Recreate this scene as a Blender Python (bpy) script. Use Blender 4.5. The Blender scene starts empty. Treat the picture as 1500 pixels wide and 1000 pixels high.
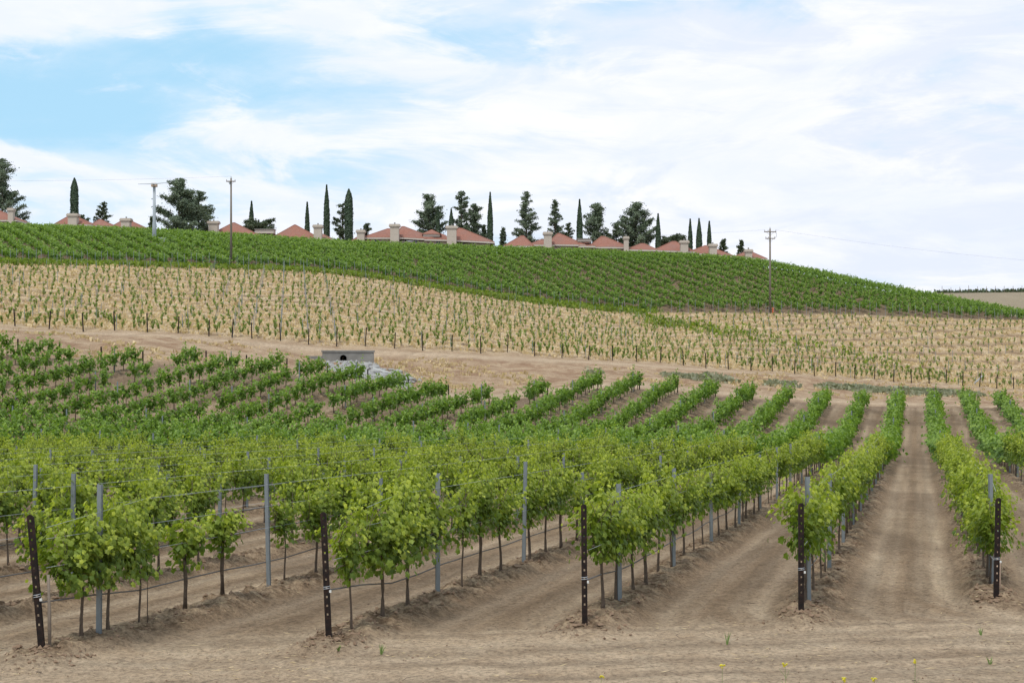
import bpy, math, random
import numpy as np
rng = np.random.default_rng(7); random.seed(7)
S = bpy.context.scene; COL = S.collection
F = 2000.0                                   # focal length in photo pixels (1500 wide)

# ------------------------------------------------------------------ camera
cd = bpy.data.cameras.new('camera'); cam = bpy.data.objects.new('camera', cd); COL.objects.link(cam)
cd.sensor_width = 36; cd.lens = 48; cd.clip_end = 8000; cd.clip_start = 0.1
cam.rotation_euler = (math.radians(90), 0, 0); S.camera = cam

# ------------------------------------------------------------------ world
SUN_EL, SUN_AZ = math.radians(62), math.radians(205)      # azimuth from +Y towards +X
w = bpy.data.worlds.new('World'); S.world = w; w.use_nodes = True
nt = w.node_tree; nt.nodes.clear()
def N(nt, t, **kw):
    n = nt.nodes.new(t)
    for k, v in kw.items(): setattr(n, k, v)
    return n
def link(nt, a, b): nt.links.new(a, b)
class G:
    """tiny node maths helper"""
    def __init__(s, nt): s.nt = nt
    def put(s, sock, v):
        if isinstance(v, (int, float)): sock.default_value = v
        elif isinstance(v, (tuple, list)): sock.default_value = tuple(v) if len(v) == len(sock.default_value) else (*v, 1)
        else: s.nt.links.new(v, sock)
    def m(s, op, a, b=0.0, c=0.0, clamp=False):
        n = N(s.nt, 'ShaderNodeMath', operation=op); n.use_clamp = clamp
        s.put(n.inputs[0], a); s.put(n.inputs[1], b); s.put(n.inputs[2], c); return n.outputs[0]
    def mix(s, f, a, b, blend='MIX'):
        n = N(s.nt, 'ShaderNodeMix', data_type='RGBA', blend_type=blend)
        s.put(n.inputs[0], f); s.put(n.inputs[6], a); s.put(n.inputs[7], b); return n.outputs[2]
    def noise(s, vec, scale, detail=4, rough=0.55, dist=0.0):
        n = N(s.nt, 'ShaderNodeTexNoise'); n.inputs['Scale'].default_value = scale
        n.inputs['Detail'].default_value = detail; n.inputs['Roughness'].default_value = rough; n.inputs['Distortion'].default_value = dist
        if vec is not None: s.nt.links.new(vec, n.inputs['Vector'])
        return n.outputs['Fac']
    def rng(s, v, a, b, c=0.0, d=1.0, smooth=True):
        n = N(s.nt, 'ShaderNodeMapRange'); n.interpolation_type = 'SMOOTHSTEP' if smooth else 'LINEAR'
        s.put(n.inputs[0], v)
        for i, q in enumerate((a, b, c, d)): n.inputs[i+1].default_value = q
        return n.outputs[0]
    def attr(s, name):
        return N(s.nt, 'ShaderNodeAttribute', attribute_name=name).outputs['Fac']
    def comb(s, x, y, z):
        n = N(s.nt, 'ShaderNodeCombineXYZ'); s.put(n.inputs[0], x); s.put(n.inputs[1], y); s.put(n.inputs[2], z); return n.outputs[0]
g = G(nt)
sky = N(nt, 'ShaderNodeTexSky', sky_type='NISHITA'); sky.sun_disc = False
sky.sun_elevation = SUN_EL; sky.sun_rotation = SUN_AZ; sky.air_density = 1.0; sky.dust_density = 0.6; sky.ozone_density = 1.5
tc = N(nt, 'ShaderNodeTexCoord'); sep = N(nt, 'ShaderNodeSeparateXYZ'); link(nt, tc.outputs['Generated'], sep.inputs[0])
x, y, z = sep.outputs
az = g.m('ARCTAN2', x, y); zz = g.m('ADD', g.m('MAXIMUM', z, 0.0), 0.11)
uv = g.comb(g.m('DIVIDE', x, zz), g.m('DIVIDE', y, zz), 0.0)
azel = g.comb(g.m('MULTIPLY', az, 1.0), g.m('MULTIPLY', z, 3.4), 0.3)
n1 = g.noise(uv, 0.75, 7, 0.56, 0.35)
n2 = g.noise(azel, 3.4, 9, 0.64, 0.7)
n3 = g.noise(azel, 11, 6, 0.6, 0.3)
def hole(ca, ce, ra, re, amp):
    a = g.m('DIVIDE', g.m('SUBTRACT', az, ca), ra); e = g.m('DIVIDE', g.m('SUBTRACT', z, ce), re)
    r = g.m('ADD', g.m('MULTIPLY', a, a), g.m('MULTIPLY', e, e))
    return g.m('MULTIPLY', g.rng(r, 0.0, 1.6, 1, 0), amp)
n4 = g.noise(azel, 7.5, 10, 0.62, 0.9)
cov = g.m('ADD', g.m('MULTIPLY', n1, 0.35), g.m('MULTIPLY', n2, 0.65)); cov = g.m('ADD', cov, g.m('MULTIPLY', n3, 0.35)); cov = g.m('ADD', cov, -0.12)
for h in ((-.27, .172, .22, .036, .17), (-.34, .155, .12, .030, .08), (-.22, .22, .10, .030, .10), (-.345, .228, .10, .026, -.26), (-.15, .125, .12, .014, .10), (-.16, .236, .07, .022, -.20),
          (-.02, .215, .08, .016, .09), (-.34, .115, .14, .016, -.10), (.12, .240, .07, .012, .10), (.26, .12, .50, .17, -.14), (-.05, .14, .14, .012, .07)):
    cov = g.m('SUBTRACT', cov, hole(*h))
veil = g.rng(cov, 0.34, 0.66)
right = g.rng(az, -0.25, 0.20)
puff = g.m('ADD', g.m('MULTIPLY', n4, 0.8), g.m('MULTIPLY', cov, 0.55)); puff = g.m('SUBTRACT', puff, g.m('MULTIPLY', right, .03))
puff = g.rng(puff, 0.64, 0.82)
blue = g.mix(0.8, sky.outputs[0], (4.3, 7.3, 9.5))
pale = g.mix(right, (6.5, 7.9, 9.2), (7.35, 7.9, 9.15))
shade = g.rng(g.noise(azel, 6.0, 8, 0.62, 0.5), 0.35, 0.65)
white = g.mix(shade, (8.0, 8.45, 9.4), (9.2, 9.2, 9.6))
col = g.mix(veil, blue, pale); col = g.mix(g.m('MULTIPLY', puff, 0.9), col, white)
bg = N(nt, 'ShaderNodeBackground'); bg.inputs[1].default_value = 0.084; link(nt, col, bg.inputs[0])
out = N(nt, 'ShaderNodeOutputWorld'); link(nt, bg.outputs[0], out.inputs[0])

sl = bpy.data.lights.new('sun', 'SUN'); sl.energy = 1.5; sl.angle = math.radians(10); sl.color = (1, .96, .9)
sun = bpy.data.objects.new('sun', sl); COL.objects.link(sun)
from mathutils import Vector
sd = Vector((math.cos(SUN_EL)*math.sin(SUN_AZ), math.cos(SUN_EL)*math.cos(SUN_AZ), math.sin(SUN_EL)))
sun.rotation_euler = (-sd).to_track_quat('-Z', 'Y').to_euler()
S.view_settings.view_transform = 'Standard'; S.view_settings.look = 'None'
S.view_settings.exposure = 0.42; S.view_settings.gamma = 1; S.view_settings.use_curve_mapping = False
S.render.engine = 'CYCLES'
S.cycles.max_bounces = 6; S.cycles.diffuse_bounces = 3; S.cycles.transmission_bounces = 3; S.cycles.glossy_bounces = 2

# ------------------------------------------------------------------ object helpers
def tag(o, label=None, cat=None, group=None, kind=None):
    if label: o['label'] = label
    if cat: o['category'] = cat
    if group: o['group'] = group
    if kind: o['kind'] = kind
    return o
def empty(name, loc=(0, 0, 0), rz=0):
    o = bpy.data.objects.new(name, None); COL.objects.link(o); o.location = loc; o.rotation_euler[2] = rz
    o.empty_display_size = .2; return o
def mesh_np(name, V, T, mats, attrs=None, midx=None, smooth=False):
    V = np.asarray(V, dtype=np.float32); T = np.asarray(T, dtype=np.int32)
    k = T.shape[1]; me = bpy.data.meshes.new(name)
    me.vertices.add(len(V)); me.vertices.foreach_set('co', V.ravel())
    me.loops.add(T.size); me.loops.foreach_set('vertex_index', T.ravel())
    me.polygons.add(len(T)); me.polygons.foreach_set('loop_start', np.arange(0, T.size, k, dtype=np.int32))
    for m in (mats if isinstance(mats, (list, tuple)) else [mats]): me.materials.append(m)
    if midx is not None: me.polygons.foreach_set('material_index', np.asarray(midx, dtype=np.int32))
    me.polygons.foreach_set('use_smooth', np.full(len(T), bool(smooth)))
    for a, v in (attrs or {}).items():
        at = me.attributes.new(a, 'FLOAT', 'POINT'); at.data.foreach_set('value', np.asarray(v, dtype=np.float32))
    me.update(calc_edges=True); me.validate(); return me
def ob(name, me, parent=None, loc=(0, 0, 0), rz=0):
    o = bpy.data.objects.new(name, me); COL.objects.link(o); o.location = loc; o.rotation_euler[2] = rz
    if parent: o.parent = parent
    return o
class MB:
    """collects simple shapes (faces of any size) into one mesh"""
    def __init__(s): s.v = []; s.f = []
    def add(s, v, f):
        n = len(s.v); s.v += [tuple(p) for p in v]; s.f += [tuple(i+n for i in q) for q in f]; return s
    def box(s, a, b, taper=1.0):
        (x0, y0, z0), (x1, y1, z1) = a, b; cx, cy = (x0+x1)/2, (y0+y1)/2
        t = lambda x, y: (cx+(x-cx)*taper, cy+(y-cy)*taper)
        q = [(x0, y0, z0), (x1, y0, z0), (x1, y1, z0), (x0, y1, z0)] + [(*t(*p), z1) for p in ((x0, y0), (x1, y0), (x1, y1), (x0, y1))]
        return s.add(q, [(3, 2, 1, 0), (4, 5, 6, 7), (0, 1, 5, 4), (1, 2, 6, 5), (2, 3, 7, 6), (3, 0, 4, 7)])
    def tube(s, pts, r, n=6, cap=True):
        pts = [Vector(p) for p in pts]; R = r if isinstance(r, (list, tuple)) else [r]*len(pts); v = []; f = []
        for i, p in enumerate(pts):
            d = (pts[min(i+1, len(pts)-1)]-pts[max(i-1, 0)]).normalized()
            u = d.cross(Vector((0, 0, 1)));  u = Vector((1, 0, 0)) if u.length < 1e-3 else u.normalized()
            q = d.cross(u)
            for k in range(n):
                a = 2*math.pi*k/n; v.append(p+(u*math.cos(a)+q*math.sin(a))*R[i])
        for i in range(len(pts)-1):
            for k in range(n):
                a = i*n+k; b = i*n+(k+1) % n; f.append((a, b, b+n, a+n))
        if cap: f.append(tuple(range(n))[::-1]); f.append(tuple(range((len(pts)-1)*n, len(pts)*n)))
        return s.add(v, f)
    def mesh(s, name, m, smooth=False):
        me = bpy.data.meshes.new(name); me.from_pydata(s.v, [], s.f)
        for q in (m if isinstance(m, (list, tuple)) else [m]): me.materials.append(q)
        if smooth: me.polygons.foreach_set('use_smooth', [True]*len(me.polygons))
        me.update(); return me
    def build(s, name, m, parent=None, loc=(0, 0, 0), rz=0, smooth=False): return ob(name, s.mesh(name, m, smooth), parent, loc, rz)

# value noise
def _h(ix, iy, seed):
    n = (ix*374761393 + iy*668265263 + seed*1442695041) & 0xffffffff
    n = ((n ^ (n >> 13))*1274126177) & 0xffffffff
    return ((n ^ (n >> 16)) & 0xffff)/65535.0
def vnoise(x, y, seed=0):
    x = np.asarray(x, float); y = np.asarray(y, float)
    ix = np.floor(x).astype(np.int64); iy = np.floor(y).astype(np.int64); fx = x-ix; fy = y-iy
    fx = fx*fx*(3-2*fx); fy = fy*fy*(3-2*fy)
    a = _h(ix, iy, seed); b = _h(ix+1, iy, seed); c = _h(ix, iy+1, seed); d = _h(ix+1, iy+1, seed)
    return (a*(1-fx)+b*fx)*(1-fy)+(c*(1-fx)+d*fx)*fy
def fbm(x, y, o=4, seed=0):
    s = 0; a = .5; t = 0
    for i in range(o): s = s+a*vnoise(x*2**i, y*2**i, seed+i*7); t += a; a *= .5
    return s/t
def sst(a, b, x): t = np.clip((x-a)/(b-a), 0, 1); return t*t*(3-2*t)

# ------------------------------------------------------------------ materials
def mat(name, colf, rough=.9, bump=None, spec=.3, extra=None):
    m = bpy.data.materials.new(name); m.use_nodes = True; nt = m.node_tree; p = nt.nodes['Principled BSDF']; q = G(nt)
    tc = N(nt, 'ShaderNodeTexCoord').outputs['Object']
    c = colf(q, tc) if callable(colf) else colf
    q.put(p.inputs['Base Color'], c); q.put(p.inputs['Roughness'], rough); p.inputs['Specular IOR Level'].default_value = spec
    if bump:
        b = N(nt, 'ShaderNodeBump'); h, st, di = bump(q, tc); b.inputs['Strength'].default_value = st; b.inputs['Distance'].default_value = di
        link(nt, h, b.inputs['Height']); link(nt, b.outputs[0], p.inputs['Normal'])
    if extra: extra(q, nt, p)
    return m
def leafmat(name, dark, light, young, trans=.35, rough=.5):
    m = bpy.data.materials.new(name); m.use_nodes = True; nt = m.node_tree; p = nt.nodes['Principled BSDF']; q = G(nt)
    geo = N(nt, 'ShaderNodeNewGeometry'); r = geo.outputs['Random Per Island']; t = q.attr('tone')
    c = q.mix(r, dark, light); c = q.mix(t, c, young)
    link(nt, c, p.inputs['Base Color']); p.inputs['Roughness'].default_value = rough; p.inputs['Specular IOR Level'].default_value = .35
    tr = N(nt, 'ShaderNodeBsdfTranslucent'); c2 = q.mix(1.0, c, (1.25, 1.35, .5), 'MULTIPLY'); link(nt, c2, tr.inputs[0])
    mx = N(nt, 'ShaderNodeMixShader'); mx.inputs[0].default_value = trans
    link(nt, p.outputs[0], mx.inputs[1]); link(nt, tr.outputs[0], mx.inputs[2]); link(nt, mx.outputs[0], nt.nodes['Material Output'].inputs[0])
    return m
M = {}
M['vine_leaf'] = leafmat('vine_leaf', (.092, .150, .022), (.225, .305, .040), (.50, .54, .07), .38)
M['hill_leaf'] = leafmat('hill_leaf', (.10, .185, .038), (.19, .30, .055), (.34, .46, .09), .38)
M['young_leaf'] = leafmat('young_leaf', (.15, .21, .05), (.28, .36, .09), (.40, .46, .13))
M['weed_leaf'] = leafmat('weed_leaf', (.21, .22, .14), (.32, .32, .21), (.48, .42, .28), .2)
M['pine_leaf'] = leafmat('pine_leaf', (.075, .110, .068), (.15, .19, .115), (.22, .26, .15), .12)
M['cypress_leaf'] = leafmat('cypress_leaf', (.032, .055, .028), (.065, .10, .048), (.08, .12, .06), .08)
M['gum_leaf'] = leafmat('gum_leaf', (.045, .07, .035), (.09, .12, .06), (.15, .17, .09), .25)
M['straw'] = leafmat('straw', (.52, .385, .225), (.78, .61, .385), (.38, .27, .14), .2, .9)
M['petal'] = mat('petal', (.75, .65, .05), .6)
M['bark'] = mat('bark', lambda q, t: q.mix(q.noise(t, 18, 5), (.06, .042, .03), (.20, .15, .11)), .95, lambda q, t: (q.noise(t, 30, 5), .8, .02))
M['wood_grey'] = mat('wood_grey', lambda q, t: q.mix(q.noise(t, 9, 5), (.17, .13, .10), (.34, .28, .22)), .95, lambda q, t: (q.noise(t, 25, 4), .6, .01))
M['pole_wood'] = mat('pole_wood', lambda q, t: q.mix(q.noise(t, 3, 5), (.16, .13, .10), (.27, .23, .18)), .95)
M['steel'] = mat('steel', lambda q, t: q.mix(q.noise(t, 7, 6), (.20, .225, .235), (.31, .335, .345)), .55, None, .5, lambda q, nt, p: q.put(p.inputs['Metallic'], .35))
M['rust'] = mat('rust', lambda q, t: q.mix(q.rng(q.noise(t, 14, 6), .4, .75), (.012, .008, .007), (.045, .022, .015)), .75, lambda q, t: (q.noise(t, 60, 3), .3, .004))
M['wire'] = mat('wire', (.42, .44, .46), .45, None, .5)
M['hose'] = mat('hose', lambda q, t: q.mix(q.noise(t, 2, 3), (.10, .10, .105), (.20, .19, .18)), .7)
M['concrete'] = mat('concrete', lambda q, t: q.mix(q.noise(t, 1.6, 7, .65), q.mix(q.rng(q.noise(t, .5, 5), .4, .6), (.13, .12, .11), (.22, .205, .185)), (.34, .325, .295)), .95, lambda q, t: (q.noise(t, 12, 5), .4, .02))
M['stone'] = mat('stone', lambda q, t: q.mix(q.noise(t, 2.3, 5, .6), (.24, .23, .215), (.46, .44, .41)), .95, lambda q, t: (q.noise(t, 9, 5), .5, .03))
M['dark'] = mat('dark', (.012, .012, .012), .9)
M['stucco'] = mat('stucco', lambda q, t: q.mix(q.noise(t, .8, 6, .6), (.50, .42, .34), (.62, .54, .45)), .95, lambda q, t: (q.noise(t, 8, 4), .3, .02))
M['fascia'] = mat('fascia', (.60, .53, .45), .8)
def roofcol(q, t):
    a = q.mix(q.noise(t, 2.2, 6, .7), (.21, .078, .052), (.41, .185, .13)); a = q.mix(q.rng(q.noise(t, 7, 3), .5, .75, 0, .5), a, (.44, .30, .24)); return q.mix(q.rng(q.noise(t, .35, 4), .4, .7, 0, .6), a, (.28, .16, .13))
def roofbump(q, t):
    wv = N(q.nt, 'ShaderNodeTexWave'); wv.inputs['Scale'].default_value = 1.1; wv.bands_direction = 'X'; wv.inputs['Distortion'].default_value = .4
    link(q.nt, t, wv.inputs['Vector']); return (wv.outputs['Fac'], .5, .06)
M['roof'] = mat('roof', roofcol, .85, roofbump)
M['glass'] = mat('glass', (.04, .05, .06), .15, None, .6)
M['galv'] = mat('galv', lambda q, t: q.mix(q.noise(t, 1.2, 4), (.34, .37, .39), (.48, .51, .53)), .5)
M['orange'] = mat('orange', (.65, .16, .06), .7)
M['carton'] = mat('carton', lambda q, t: q.mix(q.noise(t, 6, 3), (.58, .38, .26), (.70, .52, .40)), .85)
M['white'] = mat('white', (.72, .72, .68), .7)
M['soil_clod'] = mat('soil_clod', lambda q, t: q.mix(q.noise(t, 3, 5), (.17, .105, .065), (.34, .235, .155)), 1, lambda q, t: (q.noise(t, 30, 4), .6, .02))

# ground material driven by masks stored on the mesh
def groundcol(q, t):
    big = q.rng(q.noise(t, .12, 5, .6), .3, .7); mid = q.rng(q.noise(t, 1.3, 9, .74, .4), .28, .72, 0, 1, False); fine = q.noise(t, 14, 7, .8)
    base = q.mix(mid, (.235, .152, .090), (.415, .288, .175)); base = q.mix(q.m('MULTIPLY', big, .35), base, (.40, .285, .185))
    base = q.mix(q.m('MULTIPLY', q.attr('track'), .85), base, q.mix(mid, (.47, .34, .22), (.63, .485, .335)))
    base = q.mix(q.m('MULTIPLY', q.attr('road'), .9), base, q.mix(mid, (.45, .315, .198), (.65, .50, .345)))
    base = q.mix(q.m('MULTIPLY', q.attr('moist_shade'), .62), base, (.15, .098, .062))
    sk = q.rng(q.attr('streak'), 0, 1, .88, 1.10, False); base = q.mix(1.0, base, q.comb(sk, sk, sk), 'MULTIPLY')
    base = q.mix(q.attr('berm'), base, q.mix(q.rng(q.noise(t, 3.2, 7, .75), .35, .65), (.14, .085, .048), (.47, .335, .21)))
    base = q.mix(q.attr('bank'), base, q.mix(q.rng(q.noise(t, .45, 8, .7, .6), .35, .65), (.30, .18, .105), (.50, .36, .23)))
    st = q.mix(q.rng(q.noise(t, .9, 8, .75), .3, .72), (.44, .31, .185), (.70, .545, .345))
    st = q.mix(q.attr('band'), st, q.mix(q.noise(t, 1.7, 6, .7), (.20, .125, .072), (.34, .225, .135)))
    base = q.mix(q.attr('straw'), base, st)
    base = q.mix(q.attr('hillsoil'), base, q.mix(mid, (.17, .115, .07), (.27, .19, .12)))
    base = q.mix(q.attr('farhill'), base, q.mix(q.noise(t, .06, 8, .7), (.26, .20, .13), (.38, .31, .21)))
    sp = q.rng(fine, .33, .60, .50, 1.12)
    return q.mix(1.0, base, q.comb(sp, sp, sp), 'MULTIPLY')
M['ground'] = mat('ground', groundcol, .97, lambda q, t: (q.m('ADD', q.noise(t, 6, 8, .72), q.m('MULTIPLY', q.noise(t, 30, 5, .7), .35)), .9, .10), .15)

# ------------------------------------------------------------------ terrain
PXC = np.array([-300, 0, 300, 500, 700, 900, 1100, 1300, 1400, 1500, 1800.])
def Hy(z, y): return (500-np.asarray(y, float))/F*np.asarray(z, float)
pl = lambda z: -.05*np.asarray(z, float)-3
nodes = []
def nd(zv, hv): nodes.append((np.array(zv, float)*np.ones(11), np.array(hv, float)*np.ones(11)))
nd(-400, pl(-60)+0*PXC); nd(-60, pl(-60)); nd(0, pl(0)); nd(40, pl(40)); nd(58, pl(58)+.05)
nd([72, 75, 76, 77, 80, 85, 85, 85, 86, 87, 88], [-4.7, -5.15, -5.85, -6.2, -6.35, -6.5, -6.75, -6.9, -6.95, -7.0, -7.1])
z4 = [95, 97, 101, 101.5, 103, 112, 116, 119, 121, 124, 126]; nd(z4, Hy(z4, [502, 524, 541, 560, 591, 571, 586, 597, 598, 600, 604]))
z5 = [108, 110, 116, 121, 125, 130, 135, 142, 146, 150, 158]; nd(z5, Hy(z5, [484, 497, 512, 543, 552, 551, 566, 577, 581, 586, 594]))
z6 = [126, 128, 132, 138, 144, 152, 163, 174, 179, 184, 195]; nd(z6, Hy(z6, [462, 478.5, 492, 507, 516, 529.5, 543, 558.5, 565.5, 572.5, 588]))
z7 = [178, 186, 196, 201, 207, 211, 213, 217, 219, 222, 230]; nd(z7, Hy(z7, [376, 387, 394, 403, 433, 457, 460, 464, 468, 471.5, 487]))
z8 = [245, 250, 258, 262, 262, 262, 262, 250, 244, 238, 240]; y8 = [336, 341, 352, 364, 371, 378, 389.5, 428, 447, 466, 500]
h8 = Hy(z8, y8); nd(z8, h8)
nd(290, [20.4, 20.2, 19.6, 18.3, 17.5, 16.6, 14.6, 9, 6.5, 3.0, -1]); nd(340, [19, 18, 17, 16, 15, 13, 11, 8, 4, 1, -3])
nd(400, [17, 16, 15, 14, 13, 12, 10, 9, 9, 8, 7]); nd(480, [14, 14, 14, 14, 14, 14, 14.5, 16.6, 16.9, 17.2, 18.5]); nd(560, 12.0); nd(1200, -2.0); nd(6000, -40.)
NZ = np.stack([a for a, b in nodes]); NH = np.stack([b for a, b in nodes])      # K x 11
def _catmull(px, A):
    px = np.clip(px, PXC[0], PXC[-1]); i = np.clip(np.searchsorted(PXC, px, side='right')-1, 0, len(PXC)-2)
    d = np.gradient(A, PXC, axis=1); h = PXC[i+1]-PXC[i]; t = (px-PXC[i])/h
    return (2*t**3-3*t**2+1)*A[:, i]+(t**3-2*t**2+t)*h*d[:, i]+(-2*t**3+3*t**2)*A[:, i+1]+(t**3-t**2)*h*d[:, i+1]
def smooth_height(X, Z):
    X = np.atleast_1d(np.asarray(X, float)); Z = np.atleast_1d(np.asarray(Z, float)); sh = X.shape; X = X.ravel(); Z = Z.ravel()
    px = 750+F*X/np.maximum(Z, 12)
    nz = _catmull(px, NZ); nh = _catmull(px, NH); K = len(nz)
    dz = np.diff(nz, axis=0); sl = np.diff(nh, axis=0)/dz
    m = np.empty_like(nz); m[0] = sl[0]; m[-1] = sl[-1]
    a, b = sl[:-1], sl[1:]; w1 = 2*dz[1:]+dz[:-1]; w2 = dz[1:]+2*dz[:-1]
    ok = a*b > 0
    m[1:-1] = np.where(ok, (w1+w2)/(w1/np.where(ok, a, 1)+w2/np.where(ok, b, 1)), 0)
    j = np.arange(len(X)); i = np.clip((nz <= Z).sum(0)-1, 0, K-2)
    z0 = nz[i, j]; h = dz[i, j]; t = np.clip((Z-z0)/h, 0, 1)
    r = (2*t**3-3*t**2+1)*nh[i, j]+(t**3-2*t**2+t)*h*m[i, j]+(-2*t**3+3*t**2)*nh[i+1, j]+(t**3-t**2)*h*m[i+1, j]
    return r.reshape(sh)
def node_z(k, px): return _catmull(np.atleast_1d(np.asarray(px, float)), NZ[k:k+1])[0]
K4, K5, K6, K7, K8 = 6, 7, 8, 9, 10

# vine rows of the front field: X = D*Z + offset(k)
D = .2975; CO = 1/math.hypot(1, D); ROWANG = -math.atan(D)
def off(k): return -1.71+3.02*k-(.09*max(0, -k-1) if k < 0 else 0)*0
def zstart(k): return {-3: 17.0, -2: 17.9, -1: 19.17, 0: 20.0, 1: 21.66}.get(k, 20+1.17*k if k > -12 else 8)
def zend(k):
    if k <= -18: return 99.
    if k <= -10: return 102.
    return {-9: 107.}.get(k, 112.+(k+8)*.7 if k < 2 else 125.)
KS = list(range(-25, 8))
offs = {k: off(k) for k in KS}
offs.update({-3: -10.92, -2: -7.73, -1: -4.68, 0: -1.71, 1: 1.245})
for k in KS:
    if k < -3: offs[k] = -10.92+3.02*(k+3)
    if k > 1: offs[k] = 1.245+3.02*(k-1)
OA = np.array([offs[k] for k in KS]); ZS = np.array([zstart(k) for k in KS]); ZE = np.array([zend(k) for k in KS])
def nearest_row(X, Z):
    s = X-D*Z; i = np.clip(np.searchsorted((OA[1:]+OA[:-1])/2, s), 0, len(OA)-1)
    return i, (s-OA[i])*CO
BP = 3.7      # spacing of the young vine lines up the slope
def masks(X, Z):
    px = 750+F*X/np.maximum(Z, 12)
    i, d = nearest_row(X, Z); inrow = sst(-1.0, .2, Z-ZS[i])*sst(1.5, -.5, Z-ZE[i])*(np.abs(d) < 3)
    wob = (fbm(X*.8, Z*.8, 3, 3)-.5)*.35
    berm = sst(.62, .18, np.abs(d+wob*.6))*inrow
    ad = np.abs(d); i2, dc = nearest_row(X-.10*np.clip(ZS[i]+2.2-Z, 0, 6)**2, Z); adc = np.abs(dc)
    tr = (np.exp(-((adc-.82+wob*.3)/.20)**2)+.5*np.exp(-((adc-1.18+wob*.3)/.10)**2))*sst(-5, -1, Z-ZS[i])*sst(4, -1, Z-ZE[i])*(adc < 2)
    # headland: line of the row starts, extended
    front = Z-(20.6+.155*(X-4.2)+(-.012)*(X-4)**2*0)
    head = sst(.5, -1.6, front+wob)
    r1 = np.exp(-((front+3.1+.25*np.sin(X*.35))/.20)**2)+np.exp(-((front+3.85+.25*np.sin(X*.35+.4))/.16)**2)+np.exp(-((front+2.2+.12*np.sin(X*.5+2))/.10)**2)
    z4n = node_z(K4, px.ravel()).reshape(px.shape); z5n = node_z(K5, px.ravel()).reshape(px.shape)
    z6n = node_z(K6, px.ravel()).reshape(px.shape); z7n = node_z(K7, px.ravel()).reshape(px.shape)
    straw = sst(-1.0, .8, Z-z6n+wob*3)*sst(2, -1, Z-z7n-wob*6)
    nb = fbm(X*.09, Z*.09, 4, 11)
    bandc = np.cos(2*math.pi*(Z-z6n-1.5)/BP)
    band = sst(.0, .8, bandc+(nb-.5)*1.2+(fbm(X*.6, Z*.6, 3, 12)-.5))
    farfield = Z > z4n-.5
    bank = sst(0, 3, Z-z4n-1)*sst(1.5, -.5, Z-z6n)
    road = np.where(px > 520, np.exp(-((Z-(z4n+5.5))/2.6)**2), 0)*farfield + np.exp(-((Z-(z6n-3.2))/2.2)**2)*farfield
    road = np.clip(road*1.2, 0, 1)
    hills = sst(-1, 2, Z-z7n)*(Z < 330); farh = sst(330, 380, Z)
    moist_shade = sst(.40, .62, fbm(X*.35+9, Z*.18, 4, 21))*(ad < 1.6)*sst(0, 5, Z-ZS[i])*.6
    moist_shade = moist_shade+.4*sst(45, 75, Z)*(Z < z4n+1)*(ad < 2)  # far alleys darkened, their shading put into the soil colour
    front_road = head*(Z < 40)
    streak = np.where(front_road > .5, fbm(front*3.2, X*.22, 4, 61), fbm(d*4.5, Z*.16, 4, 63))
    streak = sst(.36, .66, streak)*(Z < 140)+.5*(Z >= 140)
    return dict(streak=streak, berm=berm, track=np.clip(tr*(.45+.9*fbm(X*.5, Z*.25, 3, 41)), 0, 1)*(Z < z4n+1)*(1-.65*front_road), road=np.clip(road+front_road*.85, 0, 1)*(1-.0*berm), moist_shade=np.clip(moist_shade*(1-front_road*.7)*(1-straw)*(Z < z4n+2)+np.clip(r1, 0, 1)*.35*front_road, 0, 1),  # last term of this mask: headland ruts a little darker
                straw=straw, band=band, bank=bank*(1-road*.8), hillsoil=hills, farhill=farh), d, inrow, front_road, r1, wob
def height(X, Z, full=False):
    X = np.asarray(X, float); Z = np.asarray(Z, float)
    h = smooth_height(X, Z).reshape(X.shape); mk, d, inrow, fr, r1, wob = masks(X, Z)
    near = sst(80, 45, Z)
    b = mk['berm']*(.10+.10*fbm(X*1.3, Z*1.3, 3, 8))
    h = h+.6*np.exp(-((750+F*X/np.maximum(Z, 12)-512)/48)**2-((Z-123.5)/3.6)**2)
    h = h+b-.11*(Z < 100)*sst(125, 60, Z)*sst(5, 14, Z)+mk['berm']*near*(fbm(X*5, Z*5, 4, 15)-.5)*.22
    h = h-.035*mk['track']*near-.018*np.clip(r1, 0, 1)*fr
    h = h+near*(fbm(X*.9, Z*.9, 4, 31)-.5)*.08+near*(fbm(X*5, Z*5, 3, 33)-.5)*.04
    h = h+mk['bank']*(fbm(X*.25, Z*.35, 5, 51)-.5)*1.0+mk['straw']*(1-mk['band'])*.22*(.4+fbm(X*.8, Z*.8, 2, 61))
    return (h, mk) if full else h
def H1(x, z): return float(height(np.array([float(x)]), np.array([float(z)]))[0])
def at(px, z): x = (px-750)/F*z; return x, z, H1(x, z)
def W(px, y, z): return ((px-750)/F*z, z, (500-y)/F*z)

uu = np.concatenate([np.linspace(-1.6, -.62, 28)[:-1], np.linspace(-.62, -.40, 60)[:-1], np.linspace(-.40, .40, 430), np.linspace(.40, .62, 60)[1:], np.linspace(.62, 1.6, 28)[1:]])
zs = np.concatenate([np.geomspace(9, 15, 30)[:-1], np.geomspace(15, 42, 270)[:-1], np.geomspace(42, 125, 150)[:-1], np.geomspace(125, 270, 110)[:-1], np.geomspace(270, 5500, 60)])
U, ZZ = np.meshgrid(uu, zs); XX = U*ZZ; HH, mk = height(XX, ZZ, True)
nr, nc = XX.shape; I = np.arange(nr*nc).reshape(nr, nc)
T = np.stack([I[:-1, :-1], I[:-1, 1:], I[1:, 1:], I[1:, :-1]], -1).reshape(-1, 4)
me = mesh_np('ground', np.stack([XX, ZZ, HH], -1).reshape(-1, 3), T, M['ground'], {k: v.ravel() for k, v in mk.items()}, smooth=True)
tag(ob('ground', me), 'brown tilled soil, dirt tracks and dry straw rising to the hill', kind='structure')
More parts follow.
